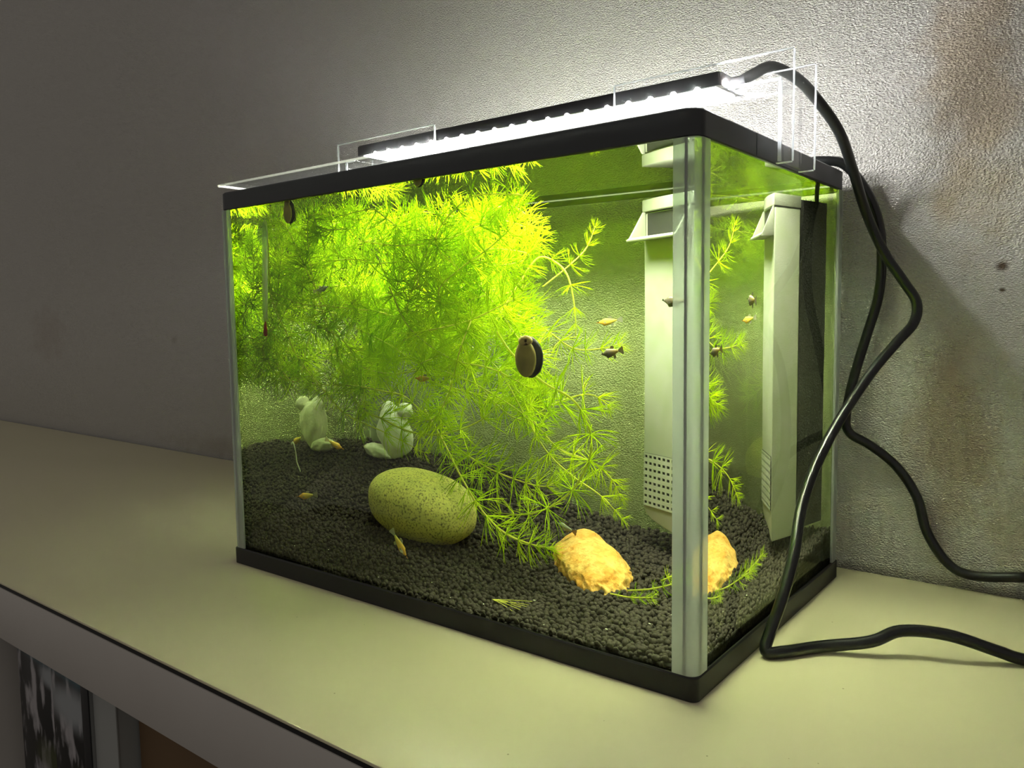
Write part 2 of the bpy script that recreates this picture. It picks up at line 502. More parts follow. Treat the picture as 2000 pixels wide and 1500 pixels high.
M['end_fill'] = emission('end_fill_white', (1.0, 0.985, 0.95), LED_STRENGTH * 11.0)  # far above the panel strength, to throw light on the right wall
M['led_chip'] = emission('led_chip_white', (1.0, 0.99, 0.97), LED_STRENGTH * 2.5)
M['folder'] = principled('pale_folder', (0.34, 0.35, 0.34), 0.5)
M['binder'] = principled('black_binder', (0.012, 0.012, 0.013), 0.5)
M['carton'] = principled('brown_carton', (0.17, 0.10, 0.045), 0.8, noise=(12, 0.3, (0.14, 0.085, 0.04)))

# ------------------------------------------------------------------ structure
WY = 0.2669
TY = -0.1324
wall = box('wall_back', (-2.6, WY, -0.75), (1.6, WY + 0.1, 1.9), M['wall'])
tag(wall, 'pale embossed wallpaper wall with brown stains behind the tank', None, None, 'structure')
flo = box('floor', (-2.6, -2.2, -0.80), (1.6, WY + 0.1, -0.75), M['cab_in'])
tag(flo, 'dark floor below the cabinet', None, None, 'structure')

cab = thing('cabinet', 'low cabinet with cream laminate top and grey front board, carrying the fish tank', 'cabinet', (-0.3, 0.06, -0.75))
box('top_board', (-1.7, TY, -0.0018), (1.2, WY - 0.0046, 0.0), M['table'], cab, 0.0005)
box('core_board', (-1.69, TY + 0.02, -0.02), (1.19, WY - 0.0055, -0.0019), M['black_edge'], cab)
box('edge_strip', (-1.7, TY + 0.0008, -0.0048), (1.2, TY + 0.02, -0.0019), M['black_edge'], cab)
box('front_rail', (-1.7, TY, -0.046), (1.2, TY + 0.018, -0.0049), M['apron'], cab, 0.0006)
box('shelf', (-1.69, TY + 0.012, -0.36), (1.19, WY - 0.006, -0.345), M['cab_in'], cab)
box('back_panel', (-1.69, WY - 0.014, -0.75), (1.19, WY - 0.004, -0.021), M['cab_in'], cab)
for x in (-1.7, -0.205, 1.182):
    box('upright', (x, TY + 0.006, -0.75), (x + 0.018, WY - 0.015, -0.047), M['apron'], cab, 0.001)

# things standing on the shelf under the front rail
def book_material(name, skyc, skys):
    m, nt, out = new_mat(name)
    p = N(nt, 'ShaderNodeBsdfPrincipled'); p.inputs['Roughness'].default_value = 0.4
    nt.links.new(p.outputs[0], out.inputs[0])
    v = N(nt, 'ShaderNodeTexCoord').outputs['Object']
    n1 = N(nt, 'ShaderNodeTexNoise'); n1.inputs['Scale'].default_value = 55; n1.inputs['Detail'].default_value = 5
    mp = N(nt, 'ShaderNodeMapping'); mp.inputs['Scale'].default_value = (1.6, 1, 0.55); mp.inputs['Rotation'].default_value = (0, 0.45, 0)
    nt.links.new(v, mp.inputs['Vector']); nt.links.new(mp.outputs[0], n1.inputs['Vector'])
    r = N(nt, 'ShaderNodeValToRGB'); r.color_ramp.elements[0].position = 0.50; r.color_ramp.elements[1].position = 0.64
    r.color_ramp.elements[0].color = (0.012, 0.012, 0.012, 1); r.color_ramp.elements[1].color = (0.42, 0.40, 0.42, 1)
    nt.links.new(n1.outputs[0], r.inputs[0])
    n2 = N(nt, 'ShaderNodeTexNoise'); n2.inputs['Scale'].default_value = 16; n2.inputs['Detail'].default_value = 4
    nt.links.new(v, n2.inputs['Vector'])
    sky = blob(nt, v, skyc, skys, n2.outputs[0], 0.9)
    col = mixcol(nt, sky, r.outputs[0], (0.34, 0.36, 0.38))
    teal = blob(nt, v, (0.03, 0, 0.282), (0.09, 1, 0.014), n2.outputs[0], 0.8)
    col = mixcol(nt, teal, col, (0.05, 0.12, 0.15))
    grn = blob(nt, v, (0.06, 0, 0.195), (0.05, 1, 0.02), n2.outputs[0], 1.2)
    col = mixcol(nt, math_node(nt, 'MULTIPLY', grn, 0.8), col, (0.07, 0.08, 0.03))
    nt.links.new(col, p.inputs['Base Color'])
    return m

def standing(name, label, cat, x0, x1, y0, y1, ztop, mat, spine=None):
    t = thing(name, label, cat, ((x0 + x1) / 2 - (x1 - x0) / 2, (y0 + y1) / 2, -0.345))
    z0 = -0.345
    box('cover', (x0, y0, z0 + 0.0002), (x1, y0 + 0.0012, ztop), mat, t, 0.0003)
    box('page_block', (x0 + 0.001, y0 + 0.0013, z0 + 0.002), (x1 - 0.001, y1 - 0.0014, ztop - 0.002), M['folder'], t)
    box('back_cover', (x0, y1 - 0.0013, z0 + 0.0002), (x1, y1, ztop), mat, t, 0.0003)
    return t
bk = book_material('crowd_cover', (0.060, 0, 0.264), (0.022, 1, 0.012))
bk2 = book_material('sky_cover', (0.026, 0, 0.252), (0.055, 1, 0.022))
standing('photo_book', 'dark photo book showing a crowd under a grey sky, standing under the front rail', 'book', -0.150, -0.0835, -0.108, -0.092, -0.055, bk)
standing('photo_book', 'narrow photo book with grey sky, right of the dark crowd cover', 'book', -0.0815, -0.0285, -0.110, -0.094, -0.055, bk2)
standing('ring_binder', 'black binder spine between the photo book and the pale folder', 'binder', -0.0275, -0.0165, -0.112, -0.06, -0.055, M['binder'])
standing('folder', 'pale grey folder edge beside the brown carton under the cabinet top', 'folder', -0.0150, 0.0185, -0.109, -0.09, -0.055, M['folder'])
ct = thing('carton', 'brown cardboard carton in the dark shelf space at the bottom edge', 'box', (0.12, 0.0, -0.345))
box('carton_body', (0.0215, -0.095, -0.3448), (0.42, 0.10, -0.075), M['carton'], ct, 0.001)
box('carton_flap', (0.0215, -0.095, -0.0748), (0.42, 0.0, -0.0725), M['carton'], ct, 0.0004)
box('carton_flap', (0.0215, 0.002, -0.0748), (0.42, 0.10, -0.0725), M['carton'], ct, 0.0004)

# ------------------------------------------------------------------ the tank
W, D, H = 0.400, 0.2419, 0.2922
TB, RB = 0.0129, 0.2788
XL, XR, YF, YB = 0.0045, 0.3955, 0.0045, 0.2375
WZ = 0.2835
tank = thing('fish_tank', 'rectangular glass fish tank with black top and bottom frames and clear corner strips', 'fish tank', (0.2, 0.12, 0))
# bottom frame: outer wall with a raised lip, closed floor
o_ = rrect(0, 0, W, D, 0.004); i_ = rrect(0.0042, 0.0042, W - 0.0042, D - 0.0042, 0.003)
autosmooth(bm_obj('bottom_frame', ring_bm(o_, i_, [(0.0, 0.0002), (0.0, TB - 0.0008), (0.15, TB), (0.36, TB), (0.42, TB - 0.0028), (1.0, TB - 0.0028), (1.0, 0.0002)]), M['black_base'], tank))
box('bottom_plate', (0.0043, 0.0043, 0.0008), (W - 0.0043, D - 0.0043, 0.0034), M['black'], tank)
# top frame with inner ledge
o_ = rrect(0.0004, 0.0004, W - 0.0004, D - 0.0004, 0.0085, 8); i_ = rrect(0.0125, 0.0125, W - 0.0125, D - 0.0125, 0.004, 8)
autosmooth(bm_obj('top_frame', ring_bm(o_, i_, [(0.06, RB), (0.0, RB + 0.0006), (0.0, H - 0.001), (0.08, H), (1.0, H), (1.0, H - 0.002), (0.44, H - 0.002), (0.44, H - 0.004), (0.19, H - 0.004), (0.19, RB)]), M['black'], tank))
# the moulded seam on the right side of the top frame
box('frame_joint', (W - 0.0008, 0.073, RB + 0.0006), (W - 0.00015, 0.0735, H - 0.0008), M['black'], tank)
PZ0, PZ1 = 0.0102, H - 0.0045
box('pane', (0.0046, 0.0022, PZ0), (W - 0.0046, 0.0043, PZ1), M['pane'], tank)
box('pane', (0.0046, D - 0.0043, PZ0), (W - 0.0046, D - 0.0022, PZ1), M['pane'], tank)
box('pane', (0.0022, 0.0046, PZ0), (0.0043, D - 0.0046, PZ1), M['pane'], tank)
box('pane', (W - 0.0043, 0.0046, PZ0), (W - 0.0022, D - 0.0046, PZ1), M['pane'], tank)
# clear corner strips: rounded outer corner, a hollow rib inside
def post(cx, cyy, sx, sy):
    L = 0.0135; r = 0.006
    outer = [(L, 0.0003)]
    pts = [(L, 0.0003), (r, 0.0003)]
    for k in range(1, 8):
        a = math.pi / 2 * k / 8
        pts.append((r - r * math.sin(a) + 0.0003, r - r * math.cos(a) + 0.0003))
    pts += [(0.0003, r), (0.0003, L), (0.0008, L + 0.0004), (0.0020, L), (0.0020, 0.0068), (0.0026, 0.0044), (0.0044, 0.0026), (0.0068, 0.0020), (L, 0.0020), (L + 0.0004, 0.0008)]
    z0 = TB + 0.0002
    p = autosmooth(bm_obj('corner_strip', prism_bm([(cx + sx * a, cyy + sy * b) for a, b in pts], z0, RB - 0.0002), M['post'], tank), 25)
    ribs = bmesh.new()
    for (a, b) in ((0.0072, 0.0012), (0.0012, 0.0072)):
        join(ribs, prism_bm([(cx + sx * (a + u * 0.00055), cyy + sy * (b + v_ * 0.00055)) for u, v_ in ((-1, -1), (1, -1), (1, 1), (-1, 1))], z0, RB - 0.0002))
    bm_obj('seal_rib', ribs, M['post_rib'], p)
    return p
for cx, cyy, sx, sy in ((0, 0, 1, 1), (W, 0, -1, 1), (W, D, -1, -1), (0, D, 1, -1)):
    post(cx, cyy, sx, sy)

# the water: sides meet the glass, the top is the open surface
wv = [(XL, YF, 0.0075), (XR, YF, 0.0075), (XR, YB, 0.0075), (XL, YB, 0.0075), (XL, YF, WZ), (XR, YF, WZ), (XR, YB, WZ), (XL, YB, WZ)]
wf = [(0, 3, 2, 1), (0, 1, 5, 4), (1, 2, 6, 5), (2, 3, 7, 6), (3, 0, 4, 7), (4, 5, 6, 7)]
water = mesh_obj('water', wv, wf, [M['water'], M['surface']])
for pl in water.data.polygons:
    if pl.center.z > WZ - 1e-5: pl.material_index = 1
tag(water, 'clear greenish water filling the glass fish tank', 'water')

# ------------------------------------------------------------------ soil
random.seed(7); rng = np.random.default_rng(7)
HBX = [0.0, 0.03, 0.131, 0.162, 0.184, 0.22, 0.273, 0.33, 0.40]
HBZ = [0.080, 0.080, 0.0695, 0.0655, 0.0575, 0.0455, 0.034, 0.033, 0.036]
def soil_h(x, y):
    x = np.asarray(x, float); y = np.asarray(y, float)
    hb = np.interp(x, HBX, HBZ)
    t = np.clip((y - 0.005) / 0.2325, 0, 1)
    p = np.interp(x, [0, 0.15, 0.3, 0.4], [0.95, 1.0, 1.25, 1.5])
    f = np.interp(x, [0, 0.15, 0.3, 0.4], [0.016, 0.0125, 0.0125, 0.0175])
    return f + (hb - f) * t ** p + 0.0011 * np.sin(x * 71 + y * 33) * np.sin(y * 58 - x * 20)

def soil():
    x0, x1, y0, y1 = XL + 0.0004, XR - 0.0004, YF + 0.0004, YB - 0.0004
    nx, ny = 60, 36
    gx = np.linspace(x0, x1, nx); gy = np.linspace(y0, y1, ny)
    vs, fs = [], []
    for j in range(ny):
        for i in range(nx):
            vs.append((gx[i], gy[j], float(soil_h(gx[i], gy[j])) - 0.0016))
    for j in range(ny - 1):
        for i in range(nx - 1):
            fs.append((j * nx + i, j * nx + i + 1, (j + 1) * nx + i + 1, (j + 1) * nx + i))
    loop = [i for i in range(nx)] + [j * nx + nx - 1 for j in range(1, ny)] + [(ny - 1) * nx + i for i in range(nx - 2, -1, -1)] + [j * nx for j in range(ny - 2, 0, -1)]
    b0 = len(vs)
    for k in loop: vs.append((vs[k][0], vs[k][1], 0.008))
    n = len(loop)
    for k in range(n):
        fs.append((loop[k], b0 + k, b0 + (k + 1) % n, loop[(k + 1) % n]))
    fs.append(tuple(b0 + k for k in range(n)))
    root = thing('aquarium_soil', 'bank of dark brown round soil granules, high at the left back corner', 'soil', (0.2, 0.12, 0.008))
    root['kind'] = 'stuff'
    bed = mesh_obj('soil_bed', vs, fs, M['soil_bed'], root, True)
    bed['kind'] = 'stuff'
    # granules
    bmv = bmesh.new(); bmesh.ops.create_icosphere(bmv, subdivisions=2, radius=1.0)
    bmv.verts.ensure_lookup_table()
    V = np.array([v.co[:] for v in bmv.verts]); Fc = np.array([[v.index for v in f.verts] for f in bmv.faces]); bmv.free()
    variants = []
    for k in range(6):
        d = 1 + 0.22 * np.array([mnoise.noise(Vector(v * 1.3 + k * 7.1)) for v in V])
        variants.append(V * d[:, None] * np.array([1.0, 0.82 + 0.06 * k % 0.3, 0.80]))
    pts = []
    sp = 0.0036
    yy = y0 + 0.0012; row = 0
    while yy < y1 - 0.001:
        xx = x0 + 0.0012 + (row % 2) * sp / 2
        while xx < x1 - 0.001:
            pts.append((xx + random.uniform(-1, 1) * 0.0017, yy + random.uniform(-1, 1) * 0.0017, None)); xx += sp
        yy += sp * 0.87; row += 1
    P = np.array([(a, b) for a, b, _ in pts])
    Z = soil_h(P[:, 0], P[:, 1]) + rng.uniform(-0.0013, 0.0009, len(P))
    pos = np.column_stack([P, Z])
    # side grains against the front and right glass
    side = []
    for xx in np.arange(x0 + 0.0015, x1, 0.0027):
        zz = 0.0102
        while zz < soil_h(xx, y0) - 0.001:
            side.append((xx + random.uniform(-.0005, .0005), y0 + 0.0014, zz)); zz += 0.0026
    for yv in np.arange(y0 + 0.0015, y1, 0.0027):
        for xs in (x1 - 0.0014, x0 + 0.0014):
            zz = 0.0102
            while zz < soil_h(xs, yv) - 0.001:
                side.append((xs, yv + random.uniform(-.0005, .0005), zz)); zz += 0.0026
    pos = np.vstack([pos, np.array(side)])
    n = len(pos)
    q = rng.normal(size=(n, 4)); q /= np.linalg.norm(q, axis=1)[:, None]
    w_, a, b, c = q.T
    R = np.stack([1 - 2 * (b * b + c * c), 2 * (a * b - c * w_), 2 * (a * c + b * w_), 2 * (a * b + c * w_), 1 - 2 * (a * a + c * c), 2 * (b * c - a * w_), 2 * (a * c - b * w_), 2 * (b * c + a * w_), 1 - 2 * (a * a + b * b)], 1).reshape(n, 3, 3)
    rad = rng.uniform(0.0016, 0.0024, n)
    var = np.array(variants)[rng.integers(0, 6, n)]
    verts = np.einsum('nij,nkj->nki', R, var) * rad[:, None, None] + pos[:, None, :]
    verts[..., 0] = np.clip(verts[..., 0], XL + 0.0002, XR - 0.0002)
    verts[..., 1] = np.clip(verts[..., 1], YF + 0.0002, YB - 0.0002)
    verts = verts.reshape(-1, 3) - np.array(root.location)
    faces = (Fc[None] + (np.arange(n) * len(V))[:, None, None]).reshape(-1, 3)
    me = bpy.data.meshes.new('soil_granules')
    me.vertices.add(len(verts)); me.vertices.foreach_set('co', verts.astype(np.float32).ravel())
    me.loops.add(faces.size); me.loops.foreach_set('vertex_index', faces.astype(np.int32).ravel())
    me.polygons.add(len(faces)); me.polygons.foreach_set('loop_start', np.arange(0, faces.size, 3, dtype=np.int32))
    me.polygons.foreach_set('use_smooth', np.ones(len(faces), dtype=bool))
    me.update(calc_edges=True)
    me.materials.append(M['soil'])
    o = bpy.data.objects.new('soil_granules', me); link(o, root); o['kind'] = 'stuff'
soil()

# ------------------------------------------------------------------ stones
def blob_stone(name, centre, axes, rot, mat, label, cat, sub=4, amp=0.06, freq=1.2, seed=0, flat=0.0, pw=2.0):
    bm = bmesh.new(); bmesh.ops.create_icosphere(bm, subdivisions=sub, radius=1.0)
    Rm = Matrix.Rotation(math.radians(rot[2]), 3, 'Z') @ Matrix.Rotation(math.radians(rot[1]), 3, 'Y') @ Matrix.Rotation(math.radians(rot[0]), 3, 'X')
    for v in bm.verts:
        c = v.co.copy()
        k = (abs(c.x) ** pw + abs(c.y) ** pw + abs(c.z) ** pw) ** (-1 / pw)
        n = mnoise.noise(c * freq + Vector((seed, seed * 2.3, 1.7))) * amp + mnoise.noise(c * freq * 3.1 + Vector((seed, 5, 2))) * amp * 0.3
        c = c * k * (1 + n)
        v.co = Vector(centre) + Rm @ Vector((c.x * axes[0], c.y * axes[1], c.z * axes[2]))
    o = bm_obj(name, bm, mat, None, True)
    # origin at the stone
    o.data.transform(Matrix.Translation(-Vector(centre))); o.location = centre
    return tag(o, label, cat)
blob_stone('boulder', (0.1475, 0.102, 0.0535), (0.0500, 0.0350, 0.0262), (0, 4, -6), M['boulder'], 'large smooth oval stone with yellow-green algae lying on the dark soil', 'stone', 5, 0.05, 0.9, 3, pw=2.25)
blob_stone('white_stone', (0.055, 0.2060, 0.0945), (0.0165, 0.0125, 0.0245), (0, -14, 20), M['white_rock'], 'upright white stone at the back left corner behind the plants', 'stone', 4, 0.20, 1.3, 11)
blob_stone('white_stone', (0.0395, 0.2010, 0.0760), (0.0150, 0.009, 0.0066), (0, 10, 10), M['white_rock'], 'small flat white stone on the soil in front of the upright white one', 'stone', 4, 0.25, 1.5, 5)
blob_stone('white_stone', (0.068, 0.2050, 0.1135), (0.0075, 0.008, 0.0070), (0, 20, 0), M['white_rock'], 'small rounded white stone perched on top of the upright white one', 'stone', 3, 0.25, 1.5, 8)

def amber_rock():
    pts = [(0.259, 0.154, 0.0425), (0.2665, 0.1535, 0.0458), (0.277, 0.147, 0.0452), (0.251, 0.134, 0.0330), (0.254, 0.128, 0.0150), (0.268, 0.112, 0.0300), (0.272, 0.109, 0.0130), (0.303, 0.086, 0.0130),
           (0.300, 0.090, 0.0265), (0.321, 0.104, 0.0140), (0.3155, 0.110, 0.0280), (0.318, 0.130, 0.0150), (0.300, 0.158, 0.0150), (0.262, 0.168, 0.0200), (0.296, 0.135, 0.0385), (0.310, 0.124, 0.0320)]
    bm = bmesh.new()
    for p in pts: bm.verts.new(p)
    r = bmesh.ops.convex_hull(bm, input=bm.verts)
    junk = [g for g in r['geom_interior'] if isinstance(g, bmesh.types.BMVert)]
    if junk: bmesh.ops.delete(bm, geom=junk, context='VERTS')
    for k in range(3):
        bmesh.ops.triangulate(bm, faces=bm.faces)
        bmesh.ops.subdivide_edges(bm, edges=bm.edges, cuts=1, use_grid_fill=True, smooth=0.35 if k == 0 else 0.15)
    bmesh.ops.triangulate(bm, faces=bm.faces)
    bmesh.ops.subdivide_edges(bm, edges=bm.edges, cuts=1, use_grid_fill=True)
    for i in range(1):
        bmesh.ops.smooth_vert(bm, verts=bm.verts, factor=0.5, use_axis_x=True, use_axis_y=True, use_axis_z=True)
    bm.normal_update()
    c0 = Vector((0.285, 0.127, 0.0))
    for v in bm.verts:
        low = max(0.0, min(1.0, (0.036 - v.co.z) / 0.010))
        d = mnoise.noise(v.co * 75) * 0.0016 + (0.25 + 0.75 * low) * (mnoise.noise(v.co * 210) * 0.0010 + mnoise.noise(v.co * 480) * 0.0005)
        d -= low * abs(mnoise.noise(v.co * 130 + Vector((3, 1, 0)))) * 0.0040
        v.co += v.normal * d
    o = bm_obj('rock', bm, M['amber'], None, True)
    c = Vector((0.285, 0.127, 0.0)); o.data.transform(Matrix.Translation(-c)); o.location = c
    tag(o, 'jagged amber yellow rock on the soil in front of the white filter', 'rock')
amber_rock()

# ------------------------------------------------------------------ filter in the back right corner
FL = np.array([0.295, 0.196]); TH = math.radians(32.0)
tv = np.array([math.cos(TH), -math.sin(TH)]); bv = np.array([math.sin(TH), math.cos(TH)])
FW = 0.055
def fw(s, d, z): q = FL + s * tv + d * bv; return (float(q[0]), float(q[1]), z)
filt = thing('internal_filter', 'tall white internal water filter with grille and black sponge, standing in the back right corner', 'filter', fw(FW / 2, 0.02, 0.036))
def fprism(name, poly_sz, d0, d1, mat, parent, bevel=0.0, seg=3):
    bm = prism_bm(poly_sz, d0, d1, bevel, 'y', seg)
    for v in bm.verts: v.co = Vector(fw(v.co.x, v.co.y, v.co.z))
    return autosmooth(bm_obj(name, bm, mat, parent), 30)
body = fprism('body', [(0, 0.2636), (FW, 0.2636), (FW, 0.0390), (0.048, 0.0415), (0.041, 0.0446), (0.030, 0.0466), (0.021, 0.0482), (0.010, 0.0508), (0.004, 0.054), (0, 0.0585)], 0.0, 0.034, M['filter_white'], filt, 0.0014)
# cap with rounded front
cap_out = [(-0.0006, 0.0345), (FW + 0.0006, 0.0345), (FW + 0.0006, 0.0)]
for k in range(0, 13):
    s = FW + 0.0006 - (FW + 0.0012) * k / 12
    cap_out.append((s, -0.0010 - 0.0028 * math.sin(math.pi * k / 12)))
bm = prism_bm(cap_out, 0.2642, 0.2722, 0.0007)
for v in bm.verts: v.co = Vector(fw(v.co.x, v.co.y, v.co.z))
autosmooth(bm_obj('cap', bm, M['filter_white'], filt), 30)
# outlet: dark mouth, two wings, lip
fprism('outlet_mouth', [(0.005, 0.2475), (FW - 0.005, 0.2475), (FW - 0.005, 0.2628), (0.005, 0.2628)], -0.0004, 0.002, M['filter_dark'], filt)
for s in (0.0012, FW - 0.0030):
    bm = prism_bm([(-0.0005, 0.2640), (-0.0005, 0.2450), (-0.0142, 0.2450), (-0.0142, 0.2462), (-0.0022, 0.2640)], s, s + 0.0018, 0.0003, 'x')
    for v in bm.verts: v.co = Vector(fw(v.co.x, v.co.y, v.co.z))
    autosmooth(bm_obj('outlet_wing', bm, M['filter_white'], filt), 30)
bm = prism_bm([(-0.0004, 0.2448), (-0.0162, 0.2436), (-0.0168, 0.2448), (-0.0142, 0.2464), (-0.0004, 0.2470)], 0.0013, FW - 0.0013, 0.0003, 'x')
for v in bm.verts: v.co = Vector(fw(v.co.x, v.co.y, v.co.z))
autosmooth(bm_obj('outlet_lip', bm, M['filter_white'], filt), 30)
# intake grille: a plate with real holes over a dark sheet
def grille():
    ncol, nrow = 10, 8
    s0, s1, z0, z1 = 0.0022, FW - 0.0022, 0.0605, 0.0975
    bm = bmesh.new()
    cw, ch = (s1 - s0) / ncol, (z1 - z0) / nrow
    for i in range(ncol):
        for j in range(nrow):
            a0, a1, b0, b1 = s0 + i * cw, s0 + (i + 1) * cw, z0 + j * ch, z0 + (j + 1) * ch
            h0, h1, k0, k1 = a0 + cw * 0.20, a1 - cw * 0.20, b0 + ch * 0.29, b1 - ch * 0.29
            O = [bm.verts.new(fw(s, -0.0011, z)) for s, z in ((a0, b0), (a1, b0), (a1, b1), (a0, b1))]
            I = [bm.verts.new(fw(s, -0.0011, z)) for s, z in ((h0, k0), (h1, k0), (h1, k1), (h0, k1))]
            J = [bm.verts.new(fw(s, -0.0003, z)) for s, z in ((h0, k0), (h1, k0), (h1, k1), (h0, k1))]
            for k in range(4):
                bm.faces.new((O[k], O[(k + 1) % 4], I[(k + 1) % 4], I[k]))
                bm.faces.new((I[k], I[(k + 1) % 4], J[(k + 1) % 4], J[k]))
    bmesh.ops.remove_doubles(bm, verts=bm.verts, dist=1e-6)
    bm_obj('intake_grille', bm, M['filter_white'], filt)
    fprism('grille_backing', [(s0, z0), (s1, z0), (s1, z1), (s0, z1)], -0.00028, -0.0001, M['filter_dark'], filt)
grille()
def sponge():
    A = FL + 0.008 * tv + 0.0343 * bv; B = FL + (FW - 0.0006) * tv + 0.0343 * bv
    C = FL + (FW - 0.0006) * tv + 0.0735 * bv
    poly = [tuple(A), tuple(B), tuple(C), (0.372, 0.2345), (0.330, 0.2345)]
    bm = bmesh.new(); nz = 46
    # resample outline
    pl = []
    for i in range(5):
        p0, p1 = np.array(poly[i]), np.array(poly[(i + 1) % 5])
        m = max(2, int(np.linalg.norm(p1 - p0) / 0.0035))
        for k in range(m): pl.append(p0 + (p1 - p0) * k / m)
    cen = np.mean(pl, axis=0)
    rings = []
    for j in range(nz + 1):
        z = 0.043 + (0.2700 - 0.043) * j / nz
        ring = []
        for p in pl:
            n = mnoise.noise(Vector((p[0] * 330, p[1] * 330, z * 330))) * 0.0007
            d = (p - cen) / np.linalg.norm(p - cen)
            q = p + d * n
            q[1] = min(q[1], 0.2362)
            ring.append(bm.verts.new((q[0], q[1], z)))
        rings.append(ring)
    n = len(pl)
    for j in range(nz):
        for i in range(n):
            bm.faces.new((rings[j][i], rings[j][(i + 1) % n], rings[j + 1][(i + 1) % n], rings[j + 1][i]))
    for ring in (rings[0], rings[-1]):
        c = bm.verts.new((cen[0], cen[1], ring[0].co.z + (0.0006 if ring is rings[-1] else 0)))
        for i in range(n): bm.faces.new((ring[i], ring[(i + 1) % n], c))
    sp = bm_obj('sponge', bm, M['sponge'], filt)
    # loose fibres along the top edge
    vs, fs = [], []
    for k in range(170):
        p = pl[random.randrange(n)] * 0.98 + cen * 0.02
        z = random.choice((0.270, 0.270, random.uniform(0.06, 0.27)))
        path = [np.array([p[0], p[1], z])]
        d = np.array([random.uniform(-1, 1), random.uniform(-1, 1), random.uniform(0.2, 1)]) * 0.0007
        for _ in range(2): path.append(path[-1] + d + np.random.default_rng(k).normal(size=3) * 0.0002)
        v, f = tube_geo(path, [0.00018, 0.00014, 0.00008], 3)
        b = len(vs); vs += v; fs += [tuple(i + b for i in q) for q in f]
    fb = mesh_obj('sponge_fibre', vs, fs, M['sponge'], sp); fb['kind'] = 'stuff'
sponge()
C2 = [(0.3655, 0.2215, 0.2690), (0.3660, 0.2220, 0.2800), (0.3700, 0.2230, 0.2925), (0.3780, 0.2245, 0.2985), (0.3880, 0.2265, 0.2992), (0.4007, 0.2345, 0.2962), (0.4121, 0.2450, 0.2792), (0.4193, 0.2520, 0.2579), (0.4216, 0.2550, 0.2329), (0.4199, 0.2555, 0.2041), (0.4127, 0.2535, 0.1749), (0.4055, 0.2510, 0.1452), (0.4010, 0.2510, 0.1184), (0.4035, 0.2520, 0.1053), (0.4174, 0.2545, 0.0969), (0.4345, 0.2560, 0.0834), (0.4482, 0.2575, 0.0626), (0.4554, 0.2580, 0.0378), (0.4689, 0.2580, 0.0181), (0.4847, 0.2580, 0.0120), (0.5143, 0.2580, 0.0167), (0.5419, 0.2580, 0.0231), (0.62, 0.2580, 0.03)]
tube('power_cable', catmull(C2, 6), 0.0034, M['cable'], filt, 12)

# ------------------------------------------------------------------ plants
def prong(vs, fs, p0, d0, L, r0, r1, curl, nseg=3):
    """a thin tapering needle piece; returns its end point and direction"""
    path = [p0]; d = d0 / np.linalg.norm(d0)
    for k in range(nseg):
        d = d + curl / nseg; d = d / np.linalg.norm(d)
        path.append(path[-1] + d * L / nseg)
    v, f = tube_geo(path, list(np.linspace(r0, r1, nseg + 1)), 3, False)
    b = len(vs); vs += v; fs += [tuple(i + b for i in q) for q in f]
    return path[-1], d

def whorl_mesh(seed, up, fork=2, name='leaf_whorl', thick=1.0):
    r = np.random.default_rng(seed)
    vs, fs = [], []
    n = int(r.integers(9, 13)); a0 = r.uniform(0, 6.28)
    for i in range(n):
        az = a0 + 2 * math.pi * i / n + r.normal() * 0.12
        el = up + r.normal() * 0.15
        d = np.array([math.cos(az) * math.cos(el), math.sin(az) * math.cos(el), math.sin(el)])
        side = np.array([-math.sin(az), math.cos(az), 0])
        upv = np.array([0, 0, 1.0])
        curl = upv * r.uniform(0.05, 0.50) + side * r.normal() * 0.25
        L = r.uniform(0.8, 1.1)
        T = thick * 0.0190
        e, dd = prong(vs, fs, np.zeros(3), d, L * 0.32, T, T * 0.85, curl * 0.4, 2)
        for sgn in (-1, 1):
            sp_ = r.uniform(0.14, 0.28)
            e2, d2 = prong(vs, fs, e, dd + side * sgn * sp_ + upv * r.normal() * 0.08, L * 0.30, T * 0.8, T * 0.62, curl * 0.5, 2)
            if fork >= 2 and r.random() < 0.55:
                for s2 in (-1, 1):
                    prong(vs, fs, e2, d2 + side * s2 * r.uniform(0.08, 0.2) + upv * r.normal() * 0.06, L * r.uniform(0.3, 0.45), T * 0.6, T * 0.25, curl * 0.6, 2)
            else:
                prong(vs, fs, e2, d2, L * r.uniform(0.3, 0.45), T * 0.6, T * 0.25, curl * 0.6, 2)
    me = bpy.data.meshes.new(name)
    me.from_pydata([tuple(v) for v in vs], [], fs)
    me.polygons.foreach_set('use_smooth', [True] * len(me.polygons))
    co = np.array(vs)
    return me, co
WH = {}
for k, up in enumerate((0.05, 0.18, 0.35, -0.05, 0.65, 0.22)):
    for mk in ('leaf', 'leaf_old'):
        me, co = whorl_mesh(40 + k, up)
        me.materials.append(M[mk])
        WH[(k, mk)] = (me, co)

